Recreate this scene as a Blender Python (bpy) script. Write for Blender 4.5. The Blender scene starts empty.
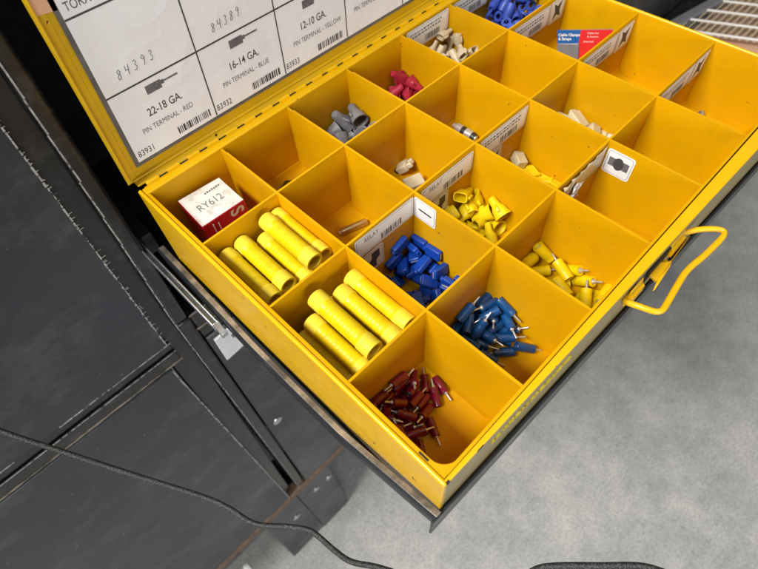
import bpy, bmesh, math, random
from mathutils import Vector, Matrix, Quaternion, Euler
I = 0.0254                      # the scene is laid out in inches and stored in metres
scene = bpy.context.scene
COL = scene.collection

# ------------------------------------------------------------------ camera
cd = bpy.data.cameras.new("camera"); cam = bpy.data.objects.new("camera", cd); COL.objects.link(cam)
R0 = (0.70629114, -0.70582504, -0.0544412)
R1 = (-0.60900416, -0.56659429, -0.55505391)
R2 = (0.36092488, 0.42518457, -0.83003091)
cam.matrix_world = Matrix(((R0[0], -R1[0], -R2[0], -2.49124*I), (R0[1], -R1[1], -R2[1], -13.17808*I),
                           (R0[2], -R1[2], -R2[2], 11.19236*I), (0, 0, 0, 1)))
cd.sensor_width = 36; cd.lens = 522.6/758*36
cd.clip_start = 0.01; cd.clip_end = 100
cd.dof.use_dof = True; cd.dof.focus_distance = 0.385; cd.dof.aperture_fstop = 10.0
scene.camera = cam

# ------------------------------------------------------------------ light
w = bpy.data.worlds.new("World"); scene.world = w; w.use_nodes = True
bg = w.node_tree.nodes["Background"]; bg.inputs[0].default_value = (0.93, 0.96, 1.0, 1); bg.inputs[1].default_value = 0.13
def area(name, loc, aim, sx, sy, power, col):
    l = bpy.data.lights.new(name, 'AREA'); l.shape = 'RECTANGLE'; l.size = sx; l.size_y = sy; l.energy = power; l.color = col
    o = bpy.data.objects.new(name, l); COL.objects.link(o); o.location = [v*I for v in loc]
    o.rotation_euler = (Vector(aim)-Vector(loc)).to_track_quat('-Z', 'Y').to_euler()
area("shop_light", (-62, 0, 84), (8, -6, 0), 1.1, 0.7, 128, (1.0, 0.985, 0.955))
area("ceiling_light", (10, -50, 130), (8, -6, -20), 2.6, 0.6, 12, (1.0, 0.99, 0.97))
area("added_front_light", (-30, -112, 24), (6, -2, 2), 1.5, 0.8, 44, (0.95, 0.98, 1.0))  # unseen low front lamp, added to brighten the chart
scene.view_settings.view_transform = 'Standard'; scene.view_settings.look = 'None'
scene.view_settings.exposure = 0.0; scene.view_settings.gamma = 1.0

# ------------------------------------------------------------------ materials
def nodes(name):
    m = bpy.data.materials.new(name); m.use_nodes = True
    nt = m.node_tree; return m, nt, nt.nodes["Principled BSDF"]
def noise(nt, scale, detail=4, rough=.55, stretch=None, coord='Object'):
    tc = nt.nodes.new('ShaderNodeTexCoord'); mp = nt.nodes.new('ShaderNodeMapping')
    nt.links.new(tc.outputs[coord], mp.inputs[0])
    if stretch:
        mp.inputs['Rotation'].default_value = stretch[1]; mp.inputs['Scale'].default_value = stretch[0]
    n = nt.nodes.new('ShaderNodeTexNoise'); n.inputs['Scale'].default_value = scale
    n.inputs['Detail'].default_value = detail; n.inputs['Roughness'].default_value = rough
    nt.links.new(mp.outputs[0], n.inputs['Vector']); return n.outputs[0]
def ramp(nt, src, stops):
    r = nt.nodes.new('ShaderNodeValToRGB'); e = r.color_ramp.elements
    while len(e) < len(stops): e.new(.5)
    for k, (p, c) in enumerate(stops):
        e[k].position = p; e[k].color = (c, c, c, 1) if not hasattr(c, '__len__') else (*c, 1)
    nt.links.new(src, r.inputs[0]); return r.outputs[0]
def mix(nt, fac, a, b):
    m = nt.nodes.new('ShaderNodeMix'); m.data_type = 'RGBA'
    for k, v in ((0, fac), (6, a), (7, b)):
        if hasattr(v, 'is_output'): nt.links.new(v, m.inputs[k])
        elif k == 0: m.inputs[0].default_value = v
        else: m.inputs[k].default_value = (*v, 1)
    return m.outputs[2]
def bump(nt, p, h, strength, dist=.0005):
    b = nt.nodes.new('ShaderNodeBump'); b.inputs['Strength'].default_value = strength; b.inputs['Distance'].default_value = dist
    nt.links.new(h, b.inputs['Height']); nt.links.new(b.outputs[0], p.inputs['Normal'])
def rgb(r, g, b):
    f = lambda c: (c/255/12.92 if c/255 <= .04045 else ((c/255+.055)/1.055)**2.4)
    return (f(r), f(g), f(b))
def paint(name, col, rough=.4, metal=0., vary=.12, scale=60, bmp=.05, chips=None, chip_col=(.03, .022, .015), dust=None, sub=0, coat=0, spec=.5):
    m, nt, p = nodes(name)
    n = noise(nt, scale, 5, .6)
    c = ramp(nt, n, [(.3, tuple(v*(1-vary) for v in col)), (.7, tuple(min(1, v*(1+vary)) for v in col))])
    if dust:
        d = ramp(nt, noise(nt, dust[0], 6, .65), [(dust[1], 0.), (dust[2], 1.)])
        mm = nt.nodes.new('ShaderNodeMath'); mm.operation = 'MULTIPLY'; mm.inputs[1].default_value = dust[4]
        nt.links.new(d, mm.inputs[0]); c = mix(nt, mm.outputs[0], c, dust[3])
    if chips:
        k = ramp(nt, noise(nt, chips[0], 3, .5), [(chips[1], 0.), (chips[1]+.012, 1.)]); c = mix(nt, k, c, chip_col)
    nt.links.new(c, p.inputs['Base Color'])
    rr = ramp(nt, noise(nt, scale*1.7, 5, .6), [(.3, rough*.8), (.7, min(1, rough*1.25))])
    nt.links.new(rr, p.inputs['Roughness'])
    p.inputs['Metallic'].default_value = metal
    if sub: p.inputs['Subsurface Weight'].default_value = sub; p.inputs['Subsurface Radius'].default_value = (.004, .002, .0005)
    p.inputs['Specular IOR Level'].default_value = spec
    if coat: p.inputs['Coat Weight'].default_value = coat
    if bmp: bump(nt, p, noise(nt, scale*8, 3), bmp)
    return m
M = {}
M['insert'] = paint('orange_yellow_enamel', (.63, .326, .0), .45, vary=.05, scale=30, bmp=.05, chips=(150, .745), chip_col=(.16, .09, .015), dust=(55, .5, .78, (.42, .21, .008), .3), spec=.18)
M['yellow'] = paint('chrome_yellow_enamel', (.76, .43, .002), .28, vary=.05, scale=50, bmp=.04, chips=(120, .735), dust=(70, .55, .8, (.55, .36, .05), .25))
M['lid'] = paint('worn_yellow_enamel', (.62, .37, .006), .38, vary=.08, scale=40, bmp=.05, chips=(130, .74), dust=(60, .5, .8, (.5, .36, .08), .25))
M['worn_yellow'] = paint('rubbed_yellow_enamel', (.74, .42, .003), .32, vary=.1, scale=80, bmp=.12, chips=(95, .69), chip_col=(.20, .17, .12), dust=(60, .5, .75, (.5, .33, .05), .4))
M['khaki'] = paint('shaded_yellow_enamel', (.36, .27, .085), .38, vary=.15, scale=70, dust=(90, .4, .7, (.24, .22, .16), .6))  # yellow enamel with shade and grey floor reflection put into its colour
M['slot'] = paint('dark_slot', (.02, .014, .005), .7, bmp=0)
M['black'] = paint('black_enamel', (.020, .022, .025), .36, vary=.25, scale=25, bmp=.06, dust=(22, .5, .85, (.16, .165, .17), .35))
M['frame'] = paint('black_frame_enamel', (.012, .012, .013), .25, vary=.3, scale=30, dust=(45, .52, .8, (.16, .15, .14), .3))
M['inside'] = paint('unlit_black_steel', (.008, .008, .008), .7, vary=.2, bmp=0)
M['rust'] = paint('rusty_edge', (.22, .135, .085), .75, vary=.4, scale=140, bmp=.2, dust=(60, .4, .7, (.07, .05, .04), .7))
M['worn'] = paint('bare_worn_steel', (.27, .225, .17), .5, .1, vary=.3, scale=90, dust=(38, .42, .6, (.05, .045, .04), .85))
M['scuff_glint'] = paint('scratch_glint_edge', (.38, .38, .38), .4, .3, vary=.3, scale=120, dust=(160, .52, .6, (.05, .05, .05), 1.))  # real scuffs on panel edges, painted highlight on the post
M['steel'] = paint('zinc_steel', (.50, .52, .54), .36, .9, vary=.15, scale=80, dust=(70, .55, .75, (.2, .2, .2), .5))
M['pin'] = paint('tinned_copper', (.62, .62, .61), .32, .65, vary=.1, scale=300, bmp=0)
M['brass'] = paint('old_brass', (.52, .42, .22), .3, .9, vary=.2, scale=200)
M['maroon'] = paint('maroon_vinyl', (.15, .002, .016), .22, vary=.15, scale=120, bmp=0, coat=.2)
M['navy'] = paint('navy_vinyl', (.005, .06, .20), .28, vary=.15, scale=120, bmp=0, coat=.2)
M['blue'] = paint('royal_blue_vinyl', (.005, .048, .32), .38, vary=.15, scale=120, bmp=0)
M['bluegrey'] = paint('dusty_blue_plastic', (.05, .10, .48), .4, vary=.3, scale=90, bmp=0)
M['frost'] = paint('frosted_yellow_vinyl', (.78, .60, .035), .55, vary=.12, scale=110, bmp=.05, dust=(200, .5, .7, (.60, .42, .02), .5), spec=.3)
M['vyellow'] = paint('yellow_vinyl', (.72, .52, .002), .38, vary=.14, scale=140, bmp=.08, dust=(120, .5, .75, (.50, .33, .005), .45), spec=.35)
M['nutyellow'] = paint('yellow_plastic', (.76, .56, .004), .4, vary=.08, scale=90, bmp=.02)
M['grey'] = paint('grey_plastic', (.20, .20, .215), .42, vary=.12, scale=90, bmp=.02)
M['redplastic'] = paint('dull_red_plastic', (.42, .022, .05), .4, vary=.15, scale=90, bmp=.02)
M['ivory'] = paint('ivory_nylon', (.66, .56, .38), .45, vary=.12, scale=80, bmp=.02)
M['cream'] = paint('cream_plastic', (.60, .52, .33), .45, vary=.15, scale=90, bmp=.02)
M['clear'] = paint('cloudy_nylon', (.55, .50, .36), .35, vary=.2, scale=120, bmp=.02)
M['blackplastic'] = paint('black_plastic', (.02, .02, .02), .35, bmp=0)
def paper():
    m, nt, p = nodes('filmed_chart_paper')
    n1 = noise(nt, 22, 3, .45); c = ramp(nt, noise(nt, 14, 4, .6), [(.35, (.88, .895, .92)), (.7, (.83, .835, .84))])
    nt.links.new(c, p.inputs['Base Color']); p.inputs['Roughness'].default_value = .55
    p.inputs['Coat Weight'].default_value = .7; p.inputs['Coat Roughness'].default_value = .16
    r_ = ramp(nt, n1, [(.40, 0.), (.5, 1.), (.6, 0.)])
    b_ = nt.nodes.new('ShaderNodeBump'); b_.inputs['Strength'].default_value = .4; b_.inputs['Distance'].default_value = .0016
    nt.links.new(r_, b_.inputs['Height']); nt.links.new(b_.outputs[0], p.inputs['Coat Normal'])
    bump(nt, p, r_, .16, .0015); return m
M['paper'] = paper()
M['label'] = paint('label_paper', (.78, .75, .70), .45, vary=.04, scale=60, bmp=0, dust=(60, .5, .75, (.6, .52, .4), .3))
M['ink'] = paint('black_ink', (.055, .052, .055), .6, bmp=0, vary=.1)
M['greyink'] = paint('grey_ink', (.13, .125, .13), .6, bmp=0, vary=.3, scale=300)
M['pencil'] = paint('pencil', (.16, .155, .16), .6, bmp=0, vary=.2, scale=300)
M['tape'] = paint('tan_tape', (.74, .42, .27), .55, vary=.06, scale=60, bmp=.03)
M['border'] = paint('grey_film_edge', (.12, .115, .11), .45, vary=.3, scale=60, bmp=0)
M['redcard'] = paint('red_carton', (.58, .012, .035), .38, vary=.15, scale=60, bmp=.03, dust=(80, .5, .8, (.35, .1, .1), .3))
M['whitecard'] = paint('soiled_white_carton', (.76, .73, .67), .5, vary=.08, scale=60, bmp=.05, dust=(90, .5, .62, (.45, .40, .32), .6))
M['bluecard'] = paint('blue_card', (.02, .13, .40), .35, vary=.1, scale=60, bmp=0)
M['redprint'] = paint('red_card', (.72, .03, .03), .35, vary=.08, scale=60, bmp=0)
M['white'] = paint('white_print', (.8, .8, .78), .5, vary=.05, bmp=0)
M['film'] = paint('crumpled_film', (.52, .42, .26), .12, vary=.2, scale=80, bmp=.1)
def concrete():
    m, nt, p = nodes('stained_concrete')
    big = ramp(nt, noise(nt, 2.6, 10, .66), [(.38, (.39, .383, .37)), (.5, (.51, .50, .472)), (.63, (.72, .70, .64))])
    st = ramp(nt, noise(nt, 17, 12, .78), [(.36, .0), (.66, 1.)])
    c = mix(nt, .38, big, mix(nt, st, (.33, .325, .315), (.74, .72, .665)))
    for (sc_, a_, e_, col_, am) in ((160, .46, .62, (.14, .13, .115), .42), (48, .62, .68, (.17, .16, .145), .45), (30, .67, .70, (.85, .83, .78), .6), (110, .63, .67, (.85, .83, .78), .5), (85, .66, .69, (.10, .09, .08), .6)):
        sp = ramp(nt, noise(nt, sc_, 5, .65), [(a_, 0.), (e_, 1.)])
        mm = nt.nodes.new('ShaderNodeMath'); mm.operation = 'MULTIPLY'; mm.inputs[1].default_value = am; nt.links.new(sp, mm.inputs[0])
        c = mix(nt, mm.outputs[0], c, col_)
    nt.links.new(c, p.inputs['Base Color']); p.inputs['Roughness'].default_value = .55
    bump(nt, p, noise(nt, 120, 6), .12, .002); return m
M['concrete'] = concrete()
def scratched():
    m, nt, p = nodes('scratched_black_panel')
    base = ramp(nt, noise(nt, 5, 5, .6), [(.3, (.014, .017, .023)), (.75, (.028, .033, .042))])
    c = base
    for (sc, rot, th, amt) in (((1.2, 1, 14), (0, .5, 0), .74, .12), ((9, 1, 1.2), (0, .35, 0), .75, .10)):
        k = ramp(nt, noise(nt, 26, 3, .5, (sc, rot)), [(th, 0.), (th+.03, 1.)])
        mm = nt.nodes.new('ShaderNodeMath'); mm.operation = 'MULTIPLY'; mm.inputs[1].default_value = amt; nt.links.new(k, mm.inputs[0])
        c = mix(nt, mm.outputs[0], c, (.24, .25, .26))
    d = ramp(nt, noise(nt, 9, 8, .72, ((1, 1, 1.6), (0, .6, 0))), [(.5, 0.), (.74, .42)])
    c = mix(nt, d, c, (.15, .155, .165))
    sp = ramp(nt, noise(nt, 210, 2, .5), [(.76, 0.), (.775, .6)])
    c = mix(nt, sp, c, (.45, .45, .45))
    nt.links.new(c, p.inputs['Base Color'])
    nt.links.new(ramp(nt, noise(nt, 5, 7, .7), [(.35, .2), (.65, .46)]), p.inputs['Roughness'])
    bump(nt, p, noise(nt, 6, 2), .16, .006); return m
M['panel'] = scratched()
def braid():
    m, nt, p = nodes('black_braid')
    tc = nt.nodes.new('ShaderNodeTexCoord'); v = nt.nodes.new('ShaderNodeTexVoronoi'); v.inputs['Scale'].default_value = 900
    nt.links.new(tc.outputs['Object'], v.inputs['Vector'])
    c = ramp(nt, v.outputs['Distance'], [(.35, (.010, .009, .010)), (.85, (.065, .062, .06))])
    nt.links.new(c, p.inputs['Base Color']); p.inputs['Roughness'].default_value = .6
    bump(nt, p, v.outputs['Distance'], .6, .0006); return m
M['braid'] = braid()

# ------------------------------------------------------------------ mesh helpers
def lerp(a, b, t): return a+(b-a)*t
class MB:
    def __init__(s): s.v = []; s.f = []; s.m = []; s.mats = []
    def mi(s, mat):
        if mat not in s.mats: s.mats.append(mat)
        return s.mats.index(mat)
    def add(s, vs, fs, mat, T=None):
        k = len(s.v); i = s.mi(mat)
        for v in vs: s.v.append(tuple(T @ Vector(v)) if T is not None else tuple(v))
        for f in fs: s.f.append([a+k for a in f]); s.m.append(i)
        return s
    def box(s, a, b, mat, T=None):
        x0, y0, z0 = a; x1, y1, z1 = b
        vs = [(x0,y0,z0),(x1,y0,z0),(x1,y1,z0),(x0,y1,z0),(x0,y0,z1),(x1,y0,z1),(x1,y1,z1),(x0,y1,z1)]
        return s.add(vs, [(0,3,2,1),(4,5,6,7),(0,1,5,4),(1,2,6,5),(2,3,7,6),(3,0,4,7)], mat, T)
    def hexa(s, vs, mat, T=None):      # eight corners, bottom four then top four
        return s.add(vs, [(0,3,2,1),(4,5,6,7),(0,1,5,4),(1,2,6,5),(2,3,7,6),(3,0,4,7)], mat, T)
    def prism(s, poly, ax, d0, d1, mat, T=None):   # poly in the two other axes
        def P(p, d): return {0: (d, p[0], p[1]), 1: (p[0], d, p[1]), 2: (p[0], p[1], d)}[ax]
        n = len(poly); vs = [P(p, d0) for p in poly]+[P(p, d1) for p in poly]
        fs = [tuple(range(n))[::-1], tuple(range(n, 2*n))]+[(i, (i+1) % n, n+(i+1) % n, n+i) for i in range(n)]
        return s.add(vs, fs, mat, T)
    def lathe(s, prof, mat, n=20, T=None, closed=False, rz=1.0):    # prof of (x, r) about the x axis
        vs = []; fs = []
        for (x, r) in prof:
            for k in range(n):
                a = 2*math.pi*k/n; vs.append((x, r*math.cos(a), r*rz*math.sin(a)))
        m = len(prof)
        for j in range(m-1 if not closed else m):
            for k in range(n):
                a, b = j*n+k, j*n+(k+1) % n; c, d = ((j+1) % m)*n+(k+1) % n, ((j+1) % m)*n+k
                fs.append((a, b, c, d))
        if not closed:
            fs.append(tuple(range(n))[::-1]); fs.append(tuple(range((m-1)*n, m*n)))
        return s.add(vs, fs, mat, T)
    def tube(s, pts, r, mat, n=10, T=None):
        P = [Vector(p) for p in pts]; vs = []; fs = []; up = None
        for i, p in enumerate(P):
            t = (P[min(i+1, len(P)-1)]-P[max(i-1, 0)]).normalized()
            if up is None: up = t.orthogonal().normalized()
            up = (up-t*up.dot(t)).normalized(); sd = t.cross(up)
            rr = r[i] if hasattr(r, '__len__') else r
            for k in range(n):
                a = 2*math.pi*k/n; vs.append(tuple(p+(up*math.cos(a)+sd*math.sin(a))*rr))
        for i in range(len(P)-1):
            for k in range(n): fs.append((i*n+k, i*n+(k+1) % n, (i+1)*n+(k+1) % n, (i+1)*n+k))
        fs.append(tuple(range(n))[::-1]); fs.append(tuple(range((len(P)-1)*n, len(P)*n)))
        return s.add(vs, fs, mat, T)
    def text(s, body, size, T, mat, extrude=0., bold=0.):
        cu = bpy.data.curves.new('t', 'FONT'); cu.body = body; cu.size = size; cu.extrude = extrude; cu.offset = bold
        cu.resolution_u = 3
        o = bpy.data.objects.new('t', cu); COL.objects.link(o)
        dg = bpy.context.evaluated_depsgraph_get(); me = bpy.data.meshes.new_from_object(o.evaluated_get(dg))
        s.add([v.co[:] for v in me.vertices], [tuple(p.vertices) for p in me.polygons], mat, T)
        bpy.data.objects.remove(o); bpy.data.curves.remove(cu); bpy.data.meshes.remove(me); return s
    def build(s, name, parent=None, smooth=True, bevel=0, origin=None, angle=40, sub=0, seg=2):
        off = Vector(origin) if origin is not None else (Vector(parent['o']) if parent is not None and 'o' in parent else Vector((0, 0, 0)))
        me = bpy.data.meshes.new(name)
        me.from_pydata([tuple((Vector(v)-off)*I) for v in s.v], [], s.f)
        for m in s.mats: me.materials.append(m)
        me.polygons.foreach_set('material_index', s.m)
        b = bmesh.new(); b.from_mesh(me); bmesh.ops.recalc_face_normals(b, faces=b.faces); b.to_mesh(me); b.free()
        if smooth:
            me.polygons.foreach_set('use_smooth', [True]*len(me.polygons)); me.set_sharp_from_angle(angle=math.radians(angle))
        o = bpy.data.objects.new(name, me); COL.objects.link(o)
        o['o'] = list(off)
        if parent is not None: o.parent = parent
        elif origin is not None: o.location = off*I
        if bevel:
            md = o.modifiers.new('bevel', 'BEVEL'); md.width = bevel*I; md.segments = seg; md.limit_method = 'ANGLE'; md.angle_limit = math.radians(40)
            md.harden_normals = False
        if sub:
            md = o.modifiers.new('sub', 'SUBSURF'); md.levels = sub; md.render_levels = sub
        return o
def thing(name, label, cat, loc, group=None):
    o = bpy.data.objects.new(name, None); COL.objects.link(o); o.location = Vector(loc)*I; o.empty_display_size = .01
    o['label'] = label; o['category'] = cat; o['o'] = list(loc)
    if group: o['group'] = group
    return o
def tag(o, label, cat, group=None):
    o['label'] = label; o['category'] = cat
    if group: o['group'] = group
    return o
def dup(root, loc, q=None, label=None):
    r = root.copy(); COL.objects.link(r); r.location = Vector(loc)*I
    if q is not None: r.rotation_mode = 'QUATERNION'; r.rotation_quaternion = q
    if label: r['label'] = label
    for ch in list(root.children):
        c = ch.copy(); COL.objects.link(c); c.parent = r
        for g in list(ch.children):
            d = g.copy(); COL.objects.link(d); d.parent = c
    return r
def frameT(o, ux, uy):      # matrix placing local x,y (and z = x cross y) at o
    ux = Vector(ux).normalized(); uy = Vector(uy).normalized(); uz = ux.cross(uy)
    return Matrix(((ux[0], uy[0], uz[0], o[0]), (ux[1], uy[1], uz[1], o[1]), (ux[2], uy[2], uz[2], o[2]), (0, 0, 0, 1)))

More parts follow.
